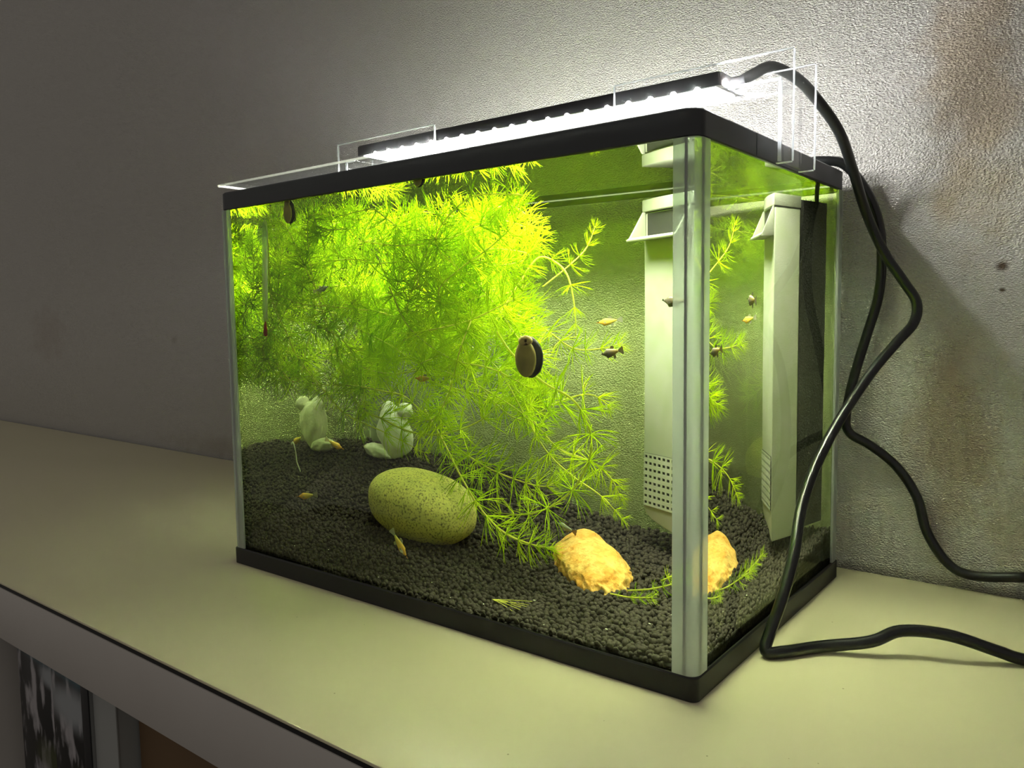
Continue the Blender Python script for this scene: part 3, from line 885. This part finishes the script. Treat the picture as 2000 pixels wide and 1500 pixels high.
LO = np.array([XL + 0.0015, YF + 0.0012, 0.014]); HI = np.array([XR - 0.0015, YB - 0.0015, WZ - 0.0008])
def plant(name, pts, label, group, spacing=0.012, size=0.017, tip=True, old=0.25, stem_r=0.00055, seed=0, cat='plant', per=10, bare=0.0):
    rr = random.Random(seed)
    path = catmull(pts, per)
    seg = np.linalg.norm(np.diff(path, axis=0), axis=1); s = np.concatenate([[0], np.cumsum(seg)])
    total = s[-1]
    root = thing(name, label, cat, tuple(float(v) for v in path[0]), group)
    rad = np.interp(s / total, [0, 0.75, 1], [stem_r, stem_r * 0.9, stem_r * 0.45])
    vs, fs = tube_geo(path, list(rad), 5)
    mesh_obj('stem', vs, fs, M['stem'], root, True)
    pos = spacing * 0.5 + bare
    while pos < total:
        t = pos / total
        p = np.array([np.interp(pos, s, path[:, i]) for i in range(3)])
        p2 = np.array([np.interp(min(pos + 0.002, total), s, path[:, i]) for i in range(3)])
        p1 = np.array([np.interp(max(pos - 0.002, 0), s, path[:, i]) for i in range(3)])
        tg = Vector(p2 - p1).normalized()
        sz = size * rr.uniform(0.85, 1.2) * (1.22 if size < 0.0215 else 1.0)
        tipf = (total - pos)
        if tip and tipf < 0.035: sz *= 0.45 + 0.55 * tipf / 0.035
        key = (rr.randrange(6), 'leaf_old' if rr.random() < old * (1 - t) * 2 else 'leaf')
        if tip and tipf < 0.02: key = (4, 'leaf')
        me, co = WH[key]
        q = tg.to_track_quat('Z', 'Y').to_matrix() @ Matrix.Rotation(rr.uniform(0, 6.28), 3, 'Z')
        A = np.array(q)
        for _ in range(7):
            wv_ = co @ A.T * sz + p
            if (wv_ > LO).all() and (wv_ < HI).all() and (wv_[:, 2] > soil_h(wv_[:, 0], wv_[:, 1]) - 0.001).all(): break
            sz *= 0.82
        if sz > 0.003:
            o = bpy.data.objects.new('leaf_whorl', me)
            COL.objects.link(o); o.parent = root
            o.matrix_local = Matrix.Translation(Vector(p) - Vector(root.location)) @ q.to_4x4() @ Matrix.Scale(float(sz), 4)
        step = spacing * rr.uniform(0.75, 1.25)
        if tip and tipf < 0.04: step *= 0.35 + 0.5 * tipf / 0.04
        pos += step
    return root

T = {}
T['arc'] = [(0.2480, 0.05, 0.1850), (0.2596, 0.05, 0.1715), (0.2801, 0.055, 0.1544), (0.3, 0.06, 0.1435), (0.3092, 0.065, 0.1257), (0.3062, 0.07, 0.1062), (0.2892, 0.075, 0.0829), (0.2593, 0.08, 0.0657), (0.225, 0.085, 0.0608)]
T['thermo'] = [(0.0423, 0.022, 0.2617), (0.0419, 0.024, 0.2135), (0.0585, 0.025, 0.1842), (0.0677, 0.03, 0.1648), (0.0995, 0.035, 0.1359), (0.114, 0.04, 0.124), (0.1483, 0.05, 0.1123), (0.178, 0.06, 0.1001)]
T['loop'] = [(0.0663, 0.05, 0.2188), (0.0971, 0.045, 0.184), (0.1045, 0.042, 0.1653), (0.1258, 0.04, 0.1325), (0.1489, 0.045, 0.1226), (0.1724, 0.05, 0.1152), (0.1979, 0.055, 0.1157), (0.2259, 0.065, 0.1263), (0.24, 0.075, 0.1434)]
T['mid'] = [(0.09, 0.06, 0.178), (0.107, 0.06, 0.1647), (0.123, 0.06, 0.1572), (0.151, 0.06, 0.1547), (0.1833, 0.065, 0.1587), (0.2078, 0.07, 0.153), (0.2234, 0.075, 0.1461), (0.2476, 0.08, 0.1334), (0.2668, 0.09, 0.117)]
T['stone'] = [(0.1849, 0.05, 0.1317), (0.2007, 0.05, 0.1118), (0.216, 0.05, 0.0891), (0.2331, 0.05, 0.0689), (0.2492, 0.055, 0.0553), (0.2645, 0.065, 0.0488), (0.2749, 0.085, 0.0438)]
T['pale'] = [(0.2059, 0.12, 0.1864), (0.2233, 0.13, 0.2148), (0.2357, 0.14, 0.234), (0.2503, 0.14, 0.2308), (0.2600, 0.14, 0.2207), (0.2650, 0.14, 0.200), (0.2660, 0.14, 0.180)]
T['hang'] = [(0.24, 0.12, 0.1229), (0.256, 0.13, 0.1037), (0.2758, 0.14, 0.0956), (0.2874, 0.15, 0.085), (0.2932, 0.16, 0.0679)]
T['right'] = [(0.1992, 0.15, 0.2009), (0.2295, 0.16, 0.1857), (0.2525, 0.165, 0.1711), (0.2748, 0.17, 0.1713), (0.2890, 0.17, 0.175)]
T['tip'] = [(0.2251, 0.17, 0.2152), (0.2444, 0.175, 0.2292), (0.2568, 0.18, 0.2413), (0.2644, 0.18, 0.2562)]
T['fan'] = [(0.1891, 0.1, 0.1651), (0.2158, 0.1, 0.1372), (0.2415, 0.1, 0.1246), (0.2614, 0.11, 0.1354), (0.2845, 0.12, 0.1427), (0.2992, 0.13, 0.1327)]
T['diag'] = [(0.1668, 0.03, 0.2154), (0.1849, 0.03, 0.1878), (0.2177, 0.035, 0.1679), (0.2486, 0.04, 0.162), (0.2749, 0.05, 0.1498)]
T['top'] = [(0.1311, 0.04, 0.2489), (0.1712, 0.04, 0.2429), (0.2023, 0.05, 0.2446), (0.2315, 0.06, 0.2529), (0.2551, 0.07, 0.2663)]
T['low'] = [(0.1643, 0.1, 0.1271), (0.1784, 0.1, 0.1056), (0.2072, 0.09, 0.0944), (0.2335, 0.09, 0.0864), (0.2578, 0.1, 0.081), (0.268, 0.11, 0.086)]
T['lean'] = [(0.228, 0.09, 0.160), (0.246, 0.10, 0.1245), (0.262, 0.10, 0.1040), (0.281, 0.10, 0.0905), (0.302, 0.10, 0.0800), (0.315, 0.11, 0.0640)]
PL = 'feathery aquarium stems in the tank'
for i, (k, lab, sp_, sz, bare) in enumerate((
    ('arc', 'plant stem curving in one wide arc right of the big snail down to the soil', 0.021, 0.018, 0.045),
    ('thermo', 'long thin plant stem slanting from the thermometer down towards the white stones', 0.021, 0.014, 0.075),
    ('loop', 'plant stem sagging in a loop in front of the white stones and rising right', 0.018, 0.016, 0.03),
    ('mid', 'plant stem running level across the middle of the thicket past a small orange fish', 0.019, 0.015, 0.0),
    ('stone', 'plant stem trailing down over the big oval stone towards the amber rock', 0.011, 0.016, 0.0),
    ('pale', 'plant stem with a bare pale bend, drooping beside the upper right thicket edge', 0.021, 0.011, 0.0),
    ('hang', 'small leafy plant tip hanging low in front of the filter grille side', 0.0135, 0.016, 0.0),
    ('right', 'plant shoot reaching right just above the dark fish', 0.013, 0.015, 0.0),
    ('tip', 'lone open plant tip standing out beside the filter outlet', 0.013, 0.014, 0.02),
    ('fan', 'plant stem dipping under the big snail and fanning out to the right', 0.014, 0.017, 0.0),
    ('diag', 'plant stem running diagonally down behind the big snail', 0.014, 0.014, 0.0),
    ('top', 'plant stem just under the water surface ending in an upturned open tip', 0.011, 0.017, 0.0),
    ('low', 'plant stem drooping over the soil just behind the big oval stone', 0.011, 0.018, 0.0),
    ('lean', 'plant stem slanting from the thicket down right past the arc stem', 0.016, 0.013, 0.0))):
    plant('pondweed_stem', T[k], lab, PL, sp_, sz, seed=100 + i, bare=bare, stem_r=0.0008 if k in ('arc', 'loop', 'stone', 'pale') else 0.0006)

# the thicket on the left: interwoven stems that nothing tells apart
def thicket_path(rr):
    while True:
        y = rr.uniform(0.024, 0.212)
        xmax = 0.285 - 0.42 * y
        x = rr.uniform(0.020, xmax); z = rr.uniform(0.165, 0.268)
        if z < 0.15 + 0.0 * x: continue
        break
    p = np.array([x, y, z]); d = np.array([rr.gauss(0, 1), rr.gauss(0, 0.8), rr.gauss(-0.05, 0.4)]); d /= np.linalg.norm(d)
    out = [p.copy()]
    L = rr.uniform(0.11, 0.24); step = 0.022; turn = np.array([rr.gauss(0, .35), rr.gauss(0, .35), rr.gauss(-0.02, .25)])
    for k in range(int(L / step)):
        d = d + turn * 0.6 + np.array([rr.gauss(0, .18), rr.gauss(0, .18), rr.gauss(0, .15)]); d /= np.linalg.norm(d)
        q = p + d * step
        lo = np.array([0.018, 0.022, 0.125 if q[0] > 0.10 else 0.145]); hi = np.array([0.292 - 0.42 * q[1], 0.216, 0.270])
        for i in range(3):
            if q[i] < lo[i]: d[i] = abs(d[i]); q[i] = lo[i] + 0.002
            if q[i] > hi[i]: d[i] = -abs(d[i]) * 0.6; q[i] = hi[i] - 0.002
        p = q; out.append(p.copy())
    return out
rr = random.Random(21)
for i in range(48):
    plant('pondweed_stem', thicket_path(rr), 'bright green feathery plant stem woven into the dense thicket on the left', 'interwoven stems of the left thicket', 0.0120, 0.0225, seed=300 + i)
# bushy tufts under the surface at the far left
for i, (pts) in enumerate(([(0.040, 0.035, 0.205), (0.046, 0.035, 0.235), (0.055, 0.036, 0.262)], [(0.03, 0.07, 0.20), (0.028, 0.075, 0.235), (0.035, 0.08, 0.265)],
                           [(0.075, 0.03, 0.215), (0.082, 0.03, 0.24), (0.092, 0.032, 0.264)], [(0.16, 0.05, 0.21), (0.168, 0.052, 0.24), (0.18, 0.055, 0.266)],
                           [(0.03, 0.14, 0.19), (0.03, 0.15, 0.22), (0.03, 0.16, 0.26)], [(0.10, 0.12, 0.19), (0.11, 0.12, 0.23), (0.13, 0.12, 0.266)],
                           [(0.19, 0.09, 0.20), (0.20, 0.09, 0.235), (0.215, 0.085, 0.266)])):
    plant('pondweed_stem', pts, 'bushy upright plant tip crowding up under the water surface on the left', 'upright tips under the water surface', 0.0075, 0.020, seed=500 + i, old=0.1)

# cut sprigs lying on the soil
def on_soil(x, y, dz=0.0022): return (x, y, float(soil_h(x, y)) + dz)
plant('plant_sprig', [on_soil(0.322, 0.098, .004), on_soil(0.336, 0.103, .006), on_soil(0.350, 0.110, .009), on_soil(0.362, 0.122, .012)], 'broken green sprig lying on the soil right of the amber rock', 'loose sprigs on the soil', 0.011, 0.013, seed=701, cat='plant sprig')
plant('plant_sprig', [on_soil(0.314, 0.088, .003), on_soil(0.328, 0.088, .004), on_soil(0.344, 0.086, .007)], 'short green sprig at the front foot of the amber rock', 'loose sprigs on the soil', 0.011, 0.010, seed=702, cat='plant sprig')
plant('plant_sprig', [on_soil(0.335, 0.125, .004), on_soil(0.347, 0.133, .010), on_soil(0.356, 0.140, .016)], 'upright green sprig between the amber rock and the filter', 'loose sprigs on the soil', 0.010, 0.012, seed=703, cat='plant sprig')
def needle_bits():
    vs, fs = [], []
    for k in range(6):
        p = np.array(on_soil(0.252, 0.030, 0.002))
        d = np.array([0.93, 0.13 * (k - 2.5), 0.05 * (k % 3 - 1) + 0.07])
        prong(vs, fs, p, d, 0.024 + 0.002 * k % 0.006, 0.00028, 0.00014, np.array([0, 0.10 * (k - 2), -0.12]), 5)
    o = mesh_obj('needle_tuft', vs, fs, M['stem'], None, True)
    tag(o, 'pale tuft of loose needles lying on the soil at the front', 'plant sprig')
needle_bits()

# ------------------------------------------------------------------ snails
def ellipsoid_bm(c, a, sub=3, f=None):
    bm = bmesh.new(); bmesh.ops.create_icosphere(bm, subdivisions=sub, radius=1)
    for v in bm.verts:
        p = Vector((v.co.x * a[0], v.co.y * a[1], v.co.z * a[2]))
        if f: p = f(p, v.co)
        v.co = Vector(c) + p
    return bm
def snail(cx, cz, sx, sz, depth, label, ang=0.0, head=True):
    y0 = YF + 0.0003
    t = thing('nerite_snail', label, 'snail', (cx, y0, cz))
    Rm = Matrix.Rotation(ang, 3, 'Y')
    def place(bm):
        for v in bm.verts:
            q = Rm @ (v.co - Vector((cx, y0, cz))); v.co = Vector((cx, y0, cz)) + q
            v.co.y = max(v.co.y, y0)
        return bm
    # dome shell: flat towards the glass, whorl bump near one end
    def shell_f(p, u):
        p = p.copy()
        p.y = p.y * (1.0 if u.y > 0 else 0.25)
        g = math.sin(u.x * 9) * 0.012
        p.x *= 1 + g; p.z *= 1 + g
        return p
    bm = place(ellipsoid_bm((cx + sx * 0.10, y0 + depth * 0.30, cz), (sx, depth * 0.72, sz), 4, shell_f))
    sh = bm_obj('shell', bm, M['shell'], t, True)
    bm = place(ellipsoid_bm((cx + sx * 0.30, y0 + depth * 0.75, cz - sz * 0.5), (sx * 0.42, depth * 0.28, sz * 0.36), 3))
    bm_obj('shell_spire', bm, M['shell'], sh, True)
    bm = place(ellipsoid_bm((cx - sx * 0.10, y0 + depth * 0.06, cz - sz * 0.06), (sx * 0.86, depth * 0.14, sz * 0.90), 3))
    bm_obj('foot', bm, M['foot'], t, True)
    if head:
        bm = place(ellipsoid_bm((cx - sx * 0.02, y0 + depth * 0.05, cz + sz * 0.80), (sx * 0.58, depth * 0.12, sz * 0.26), 3))
        hd = bm_obj('head', bm, M['snail_head'], t, True)
        bm = place(ellipsoid_bm((cx + sx * 0.03, y0 + 0.0002, cz + sz * 0.80), (sx * 0.16, depth * 0.05, sz * 0.10), 2))
        bm_obj('mouth', bm, M['foot'], hd, True)
        for s in (-1, 1):
            tube('tentacle', [(cx + s * sx * 0.3, y0 + 0.0012, cz + sz * 0.92), (cx + s * sx * 0.55, y0 + 0.0012, cz + sz * 1.05)], [0.0003, 0.00012], M['snail_head'], hd, 5)
    return t
snail(0.2932, 0.1712, 0.0088, 0.0118, 0.0105, 'large round black snail with brown foot stuck to the front glass', -0.06)
snail(0.0805, 0.2715, 0.0056, 0.0085, 0.0085, 'dark oval snail on the glass under the top frame near the thermometer', -0.05)
snail(0.2115, 0.2795, 0.0042, 0.0045, 0.005, 'small black snail just below the middle of the top frame', 0.3, False)

# ------------------------------------------------------------------ fish
def fish_protos():
    n, k = 16, 12
    def prof(t):
        return max(0.02, (math.sin(math.pi * min(1, t / 0.62) * 0.5) if t < 0.62 else 1) * (1 if t < 0.3 else 1) * (0.25 + 0.75 * math.cos(math.pi / 2 * max(0, (t - 0.34) / 0.66)) ** 0.9 if t > 0.34 else 1) * (t / 0.34) ** 0.55 if t < 0.34 else (0.22 + 0.78 * math.cos(math.pi / 2 * (t - 0.34) / 0.66)))
    vs, fs = [], []
    for i in range(n + 1):
        t = i / n; r = prof(t) if 0 < t else 0.03
        x = 0.5 - 0.78 * t
        for j in range(k):
            a = 2 * math.pi * j / k
            zz = math.sin(a) * 0.125 * r; zz *= 1.15 if zz < 0 else 0.9
            vs.append((x, math.cos(a) * 0.068 * r, zz + 0.01 * t))
    for i in range(n):
        for j in range(k):
            fs.append((i * k + j, i * k + (j + 1) % k, (i + 1) * k + (j + 1) % k, (i + 1) * k + j))
    fs.append(tuple(range(k))[::-1]); fs.append(tuple(n * k + j for j in range(k)))
    tail = [(-0.27, 0.028), (-0.36, 0.07), (-0.47, 0.115), (-0.50, 0.06), (-0.485, 0.0), (-0.50, -0.06), (-0.47, -0.115), (-0.36, -0.06), (-0.27, -0.022)]
    dorsal = [(0.06, 0.105), (0.0, 0.175), (-0.10, 0.165), (-0.13, 0.12), (-0.08, 0.085)]
    anal = [(-0.02, -0.10), (-0.07, -0.19), (-0.15, -0.15), (-0.14, -0.06)]
    pect = [(0.22, -0.02), (0.14, -0.06), (0.10, -0.045), (0.13, 0.0)]
    return vs, fs, tail, dorsal, anal, pect
FV, FF, FT, FD, FA, FP = fish_protos()
def fish(loc, L, heading, pitch, mat, finmat, label, fat=1.0):
    t = thing('small_fish', label, 'fish', loc, 'small fish in the tank')
    h = Vector(heading).normalized()
    q = h.to_track_quat('X', 'Z').to_matrix()
    def tr(p): return Vector(loc) + q @ Vector((p[0] * L, p[1] * L * fat, p[2] * L * fat))
    b = mesh_obj('body', [tr(p) for p in FV], FF, mat, t, True)
    # align texture space with the fish: keep local axes along the body
    b.data.transform(q.to_4x4().inverted()); b.rotation_euler = q.to_euler()
    def fin(name, poly, th=0.008, y=0.0):
        bm = prism_bm(poly, y - th / 2, y + th / 2, 0, 'y')
        for v in bm.verts: v.co = tr(v.co)
        return bm_obj(name, bm, finmat, t)
    fin('tail_fin', FT); fin('dorsal_fin', FD); fin('anal_fin', FA)
    fin('pectoral_fin', FP, 0.006, 0.070); fin('pectoral_fin', FP, 0.006, -0.070)
    for s in (-1, 1):
        bm = ellipsoid_bm((0, 0, 0), (0.022, 0.010, 0.022), 2)
        for v in bm.verts: v.co = tr((v.co.x + 0.405, v.co.y + s * 0.046, v.co.z + 0.018))
        bm_obj('eye', bm, M['eye'], t, True)
    return t
# headings: image left is about (-0.79,-0.61), image right the opposite
LFT = (-0.8, -0.55); RGT = (0.8, 0.5)
fish((0.0502, 0.060, 0.0541), 0.022, (-0.85, -0.3, -0.14), 0, M['fish_orange'], M['fin'], 'orange fish swimming left over the bare soil beside the oval stone')
fish((0.1701, 0.030, 0.0388), 0.024, (0.55, 0.1, -0.75), 0, M['fish_patch'], M['fin'], 'orange fish with white belly patch nosing down in front of the oval stone')
fish((0.0280, 0.140, 0.0870), 0.022, (0.85, 0.2, -0.35), 0, M['fish_orange'], M['fin'], 'dull orange fish heading right next to the small flat white stone')
fish((0.1949, 0.034, 0.1541), 0.017, (-0.95, -0.2, 0.0), 0, M['fish_orange'], M['fin'], 'small orange fish half hidden in the thicket left of the big snail')
fish((0.1066, 0.016, 0.2155), 0.016, (0.9, 0.2, 0.2), 0, M['fish_grey'], M['fin'], 'small grey fish inside the upper left of the thicket')
fish((0.2652, 0.2027, 0.1897), 0.0205, (-0.95, -0.2, -0.12), 0, M['fish_orange'], M['fin'], 'pale orange fish facing left in open water left of the filter')
fish((0.3015, 0.120, 0.1705), 0.016, (-0.95, -0.2, -0.2), 0, M['fish_dark'], M['fin_dark'], 'plump dark brown fish with amber tail below the pale orange one', 1.5)
fish((0.3400, 0.1338, 0.2024), 0.021, (-0.90, 0.25, 0.05), 0, M['fish_dark'], M['fin_dark'], 'dark fish swimming close in front of the white filter body', 1.35)
fish((0.2495, 0.100, 0.0667), 0.013, (0.8, 0.3, 0.1), 0, M['fish_pale'], M['fin'], 'pale see-through fish just above the soil under the arc stem')
fish((0.2600, 0.135, 0.0480), 0.019, (-0.9, 0.1, 0.25), 0, M['fish_pale'], M['fin_dark'], 'pale grey fish tucked behind the left shoulder of the amber rock')

# pale strand and flecks
tube('pale_strand', catmull([(0.0552, 0.0300, 0.0985), (0.0572, 0.0300, 0.1000), (0.0592, 0.0300, 0.0960), (0.0605, 0.0300, 0.0900), (0.0612, 0.0300, 0.0850), (0.0650, 0.0300, 0.0780)], 6), 0.00055, M['strand'])
tag(bpy.data.objects['pale_strand'], 'thin white wavy strand hanging in the water left of the white stones', 'strand')
rf = random.Random(5)
for i, (x, y) in enumerate(((0.30, 0.012), (0.335, 0.03), (0.355, 0.05), (0.36, 0.075), (0.25, 0.02), (0.275, 0.05), (0.095, 0.03), (0.062, 0.02), (0.20, 0.03), (0.225, 0.015), (0.37, 0.10), (0.372, 0.14), (0.34, 0.015), (0.12, 0.05), (0.16, 0.012), (0.37, 0.03))):
    px, py, pz = on_soil(x, y, 0.0017)
    bm = ellipsoid_bm((0, 0, 0), (0.0009 * rf.uniform(0.5, 1.4), 0.0004, 0.00035), 1)
    o = bm_obj('food_fleck', bm, M['fleck']); o.location = (px, py, pz); o.rotation_euler = (0, 0, rf.uniform(0, 3))
    tag(o, 'tiny white food fleck lying on the dark soil', 'fleck', 'white flecks on the soil')

# ------------------------------------------------------------------ thermometer
th = thing('thermometer', 'slim glass thermometer with red bulb held inside the front left glass', 'thermometer', (0.0445, 0.0095, 0.181))
p0, p1 = np.array([0.0441, 0.0095, 0.1835]), np.array([0.0492, 0.0095, 0.2690])
dv = (p1 - p0) / np.linalg.norm(p1 - p0); tl = np.linalg.norm(p1 - p0)
tube('glass_tube', [p0 + dv * tl * k for k in (0.11, 0.12, 0.3, 0.6, 0.9, 0.97, 1.0)], [0.0012, 0.0026, 0.0028, 0.0028, 0.0028, 0.0022, 0.0008], M['thermo_glass'], th, 14)
bl = tube('bulb', [p0 + dv * k for k in (-0.0018, -0.001, 0.003, 0.007, 0.0105)], [0.0008, 0.0020, 0.0020, 0.0014, 0.0005], M['thermo_red'], th, 12)
tube('red_column', [p0 + dv * 0.009, p0 + dv * 0.034], 0.00035, M['thermo_red'], bl, 6)
bm = bmesh.new()
e1 = np.array([dv[2], 0, -dv[0]])
c0, c1 = p0 + dv * 0.012, p0 + dv * 0.062
sc = prism_bm([(0.0000, 0), (0.0019, 0), (0.0019, 0.052), (0.0000, 0.052)], -0.0006, 0.0006, 0, 'y')
for v in sc.verts: v.co = Vector(c0 + e1 * v.co.x + np.array([0, v.co.y, 0]) + dv * v.co.z)
scale = bm_obj('scale_card', sc, M['thermo_white'], th)
for k in range(11):
    w_ = 0.0016 if k % 5 == 0 else 0.0009
    tk = prism_bm([(0, 0), (w_, 0), (w_, 0.00035), (0, 0.00035)], -0.0001, 0.00022, 0, 'y')
    for v in tk.verts: v.co = Vector(c0 + dv * (0.004 + 0.0042 * k) + e1 * (v.co.x - 0.0018) + np.array([0, v.co.y, 0]) + dv * v.co.z)
    bm_obj('tick_mark', tk, M['filter_dark'], scale)
cup = bmesh.new()
bmesh.ops.create_cone(cup, cap_ends=True, segments=24, radius1=0.0075, radius2=0.003, depth=0.0030)
for v in cup.verts:
    v.co = Vector((0.0485, YF + 0.0021, 0.2585)) + Vector((v.co.x * 0.8, v.co.z, v.co.y * 1.15))
autosmooth(bm_obj('suction_cup', cup, M['cup'], th), 40)

# ------------------------------------------------------------------ lid
lid = thing('tank_lid', 'thin clear acrylic cover sheet lying on the tank with a bright front edge', 'lid', (0.2, 0.08, 0.2926))
box('sheet', (0.0280, -0.0160, 0.29235), (0.3940, 0.1760, 0.2938), M['lid'], lid)
box('front_edge', (0.0275, -0.0168, 0.29235), (0.3945, -0.0161, 0.2938), M['lid_edge'], lid)
box('side_edge', (0.0272, -0.0168, 0.29235), (0.0279, 0.1760, 0.2938), M['lid_edge'], lid)

# ------------------------------------------------------------------ lamp
LX0, LX1, LY0, LY1, LZ0, LZ1 = 0.0560, 0.3685, 0.0950, 0.1280, 0.3256, 0.3350
lamp = thing('led_lamp', 'long black LED lamp bar shining down on the tank from clear brackets', 'lamp', (0.2, 0.1115, LZ0))
hb = box_bm((LX0, LY0, LZ0 + 0.0012), (LX1, LY1, LZ1), 0.0008, 2)
for v in hb.verts:
    pass
autosmooth(bm_obj('housing', hb, M['housing'], lamp), 30)
for x in (LX0 - 0.0012, LX1):
    box('end_cap', (x, LY0 + 0.0006, LZ0 + 0.0010), (x + 0.0012, LY1 - 0.0006, LZ1 - 0.0006), M['housing'], lamp, 0.0003)
mesh_obj('light_panel', [(LX0 + 0.004, LY0 + 0.0022, LZ0 + 0.0008), (LX1 - 0.003, LY0 + 0.0022, LZ0 + 0.0008), (LX1 - 0.003, LY1 - 0.0022, LZ0 + 0.0008), (LX0 + 0.004, LY1 - 0.0022, LZ0 + 0.0008)], [(0, 3, 2, 1)], M['led'], lamp)
for k in range(19):
    x = LX0 + 0.020 + k * (LX1 - LX0 - 0.034) / 18
    bm = ellipsoid_bm((x, LY0 + 0.0006, LZ0 + 0.0010), (0.0019, 0.0014, 0.0016), 2)
    bm_obj('led_chip', bm, M['led_chip'], lamp, True)
box('rear_fill_strip', (LX0 + 0.004, LY1 + 0.0001, LZ0 + 0.0014), (LX1 - 0.002, LY1 + 0.0016, LZ1 - 0.0010), M['rear_fill'], lamp, 0.0003)  # added glowing strip behind the bar, lights the wall above it
box('end_fill_piece', (LX1 + 0.0013, LY0 + 0.004, LZ0 + 0.0012), (LX1 + 0.0026, LY1 - 0.004, LZ0 + 0.0042), M['end_fill'], lamp, 0.0003)  # white lamp end, added as an extra bright source for the right wall
tube('strain_relief', [(LX1 + 0.0005, 0.1120, 0.3305), (LX1 + 0.004, 0.1125, 0.3310), (LX1 + 0.008, 0.1135, 0.3318)], [0.0042, 0.0040, 0.0036], M['housing'], lamp, 12)
C1 = [(0.3735, 0.1130, 0.3314), (0.3805, 0.1185, 0.3362), (0.3865, 0.1310, 0.3416), (0.3955, 0.15, 0.3368), (0.4024, 0.17, 0.3257), (0.4096, 0.19, 0.3091), (0.4113, 0.215, 0.2894), (0.4149, 0.235, 0.2639), (0.4248, 0.245, 0.2358), (0.4385, 0.245, 0.2141), (0.4472, 0.243, 0.1999), (0.447, 0.238, 0.186), (0.4379, 0.23, 0.1724), (0.4257, 0.215, 0.1521), (0.4134, 0.19, 0.1227), (0.4060, 0.165, 0.0949), (0.4054, 0.14, 0.0726), (0.4095, 0.115, 0.0505), (0.410, 0.095, 0.0300), (0.4075, 0.0815, 0.0120), (0.4085, 0.0730, 0.0040), (0.4163, 0.0787, 0.0037), (0.4304, 0.0975, 0.0037), (0.4545, 0.1111, 0.008), (0.468, 0.1218, 0.014), (0.4899, 0.1304, 0.014), (0.5135, 0.1405, 0.007), (0.5252, 0.1444, 0.0040), (0.56, 0.1470, 0.0037), (0.64, 0.149, 0.0037)]
tube('power_cable', catmull(C1, 6), 0.0034, M['cable'], lamp, 12)

# clear U-shaped brackets: two side plates with the lamp between them, a floor and a leg
def bracket(x_in, x_out, x_leg, zb, lamp_end, label):
    sg = 1 if x_out > x_in else -1
    t = thing('lamp_bracket', label, 'bracket', ((x_leg + x_out) / 2, 0.112, zb))
    zt, zs = 0.3378, 0.3243
    poly = [(x_in, zs), (x_leg, zs), (x_leg, zb), (x_out, zb), (x_out, zt), (x_in, zt)]
    for y0 in (0.0918, 0.1296):
        pl = autosmooth(bm_obj('side_plate', prism_bm(poly, y0, y0 + 0.0016, 0.0003, 'y'), M['acrylic'], t))
        def edge(x0, z0, x1, z1):
            a, b = sorted((x0, x1))
            box('polished_edge', (a, y0 - 0.0001, z0), (b, y0 + 0.0017, z1), M['acrylic_edge'], pl, 0.0002)
        edge(x_out, zb, x_out + sg * 0.0007, zt)
        edge(x_in, zt, x_out, zt + 0.0007)
        edge(x_in - sg * 0.0007, zs, x_in, zt)
        edge(x_leg, zb - 0.0007, x_out, zb)
    a, b = sorted((lamp_end, x_leg + sg * 0.0018))
    fl = box('floor_plate', (a, 0.0936, zs - 0.0014), (b, 0.1294, zs), M['acrylic'], t, 0.0003)
    box('polished_edge', (a, 0.0936, zs - 0.0016), (b, 0.0943, zs + 0.0002), M['acrylic_edge'], fl, 0.0001)
    a, b = sorted((x_leg + sg * 0.0004, x_leg + sg * 0.0020))
    lg = box('leg_plate', (a, 0.0936, zb + 0.001), (b, 0.1294, zs - 0.0016), M['acrylic'], t, 0.0003)
    box('polished_edge', (a - 0.0002, 0.0936, zb + 0.001), (b + 0.0002, 0.0946, zs - 0.0016), M['acrylic_edge'], lg, 0.0002)
    return t
bracket(0.300, 0.4122, 0.4034, 0.2778, 0.3745, 'clear acrylic lamp bracket hooked over the right side of the top frame')
bracket(0.144, 0.0345, 0.0435, 0.2945, 0.0530, 'clear acrylic lamp bracket at the far left end of the lamp bar')
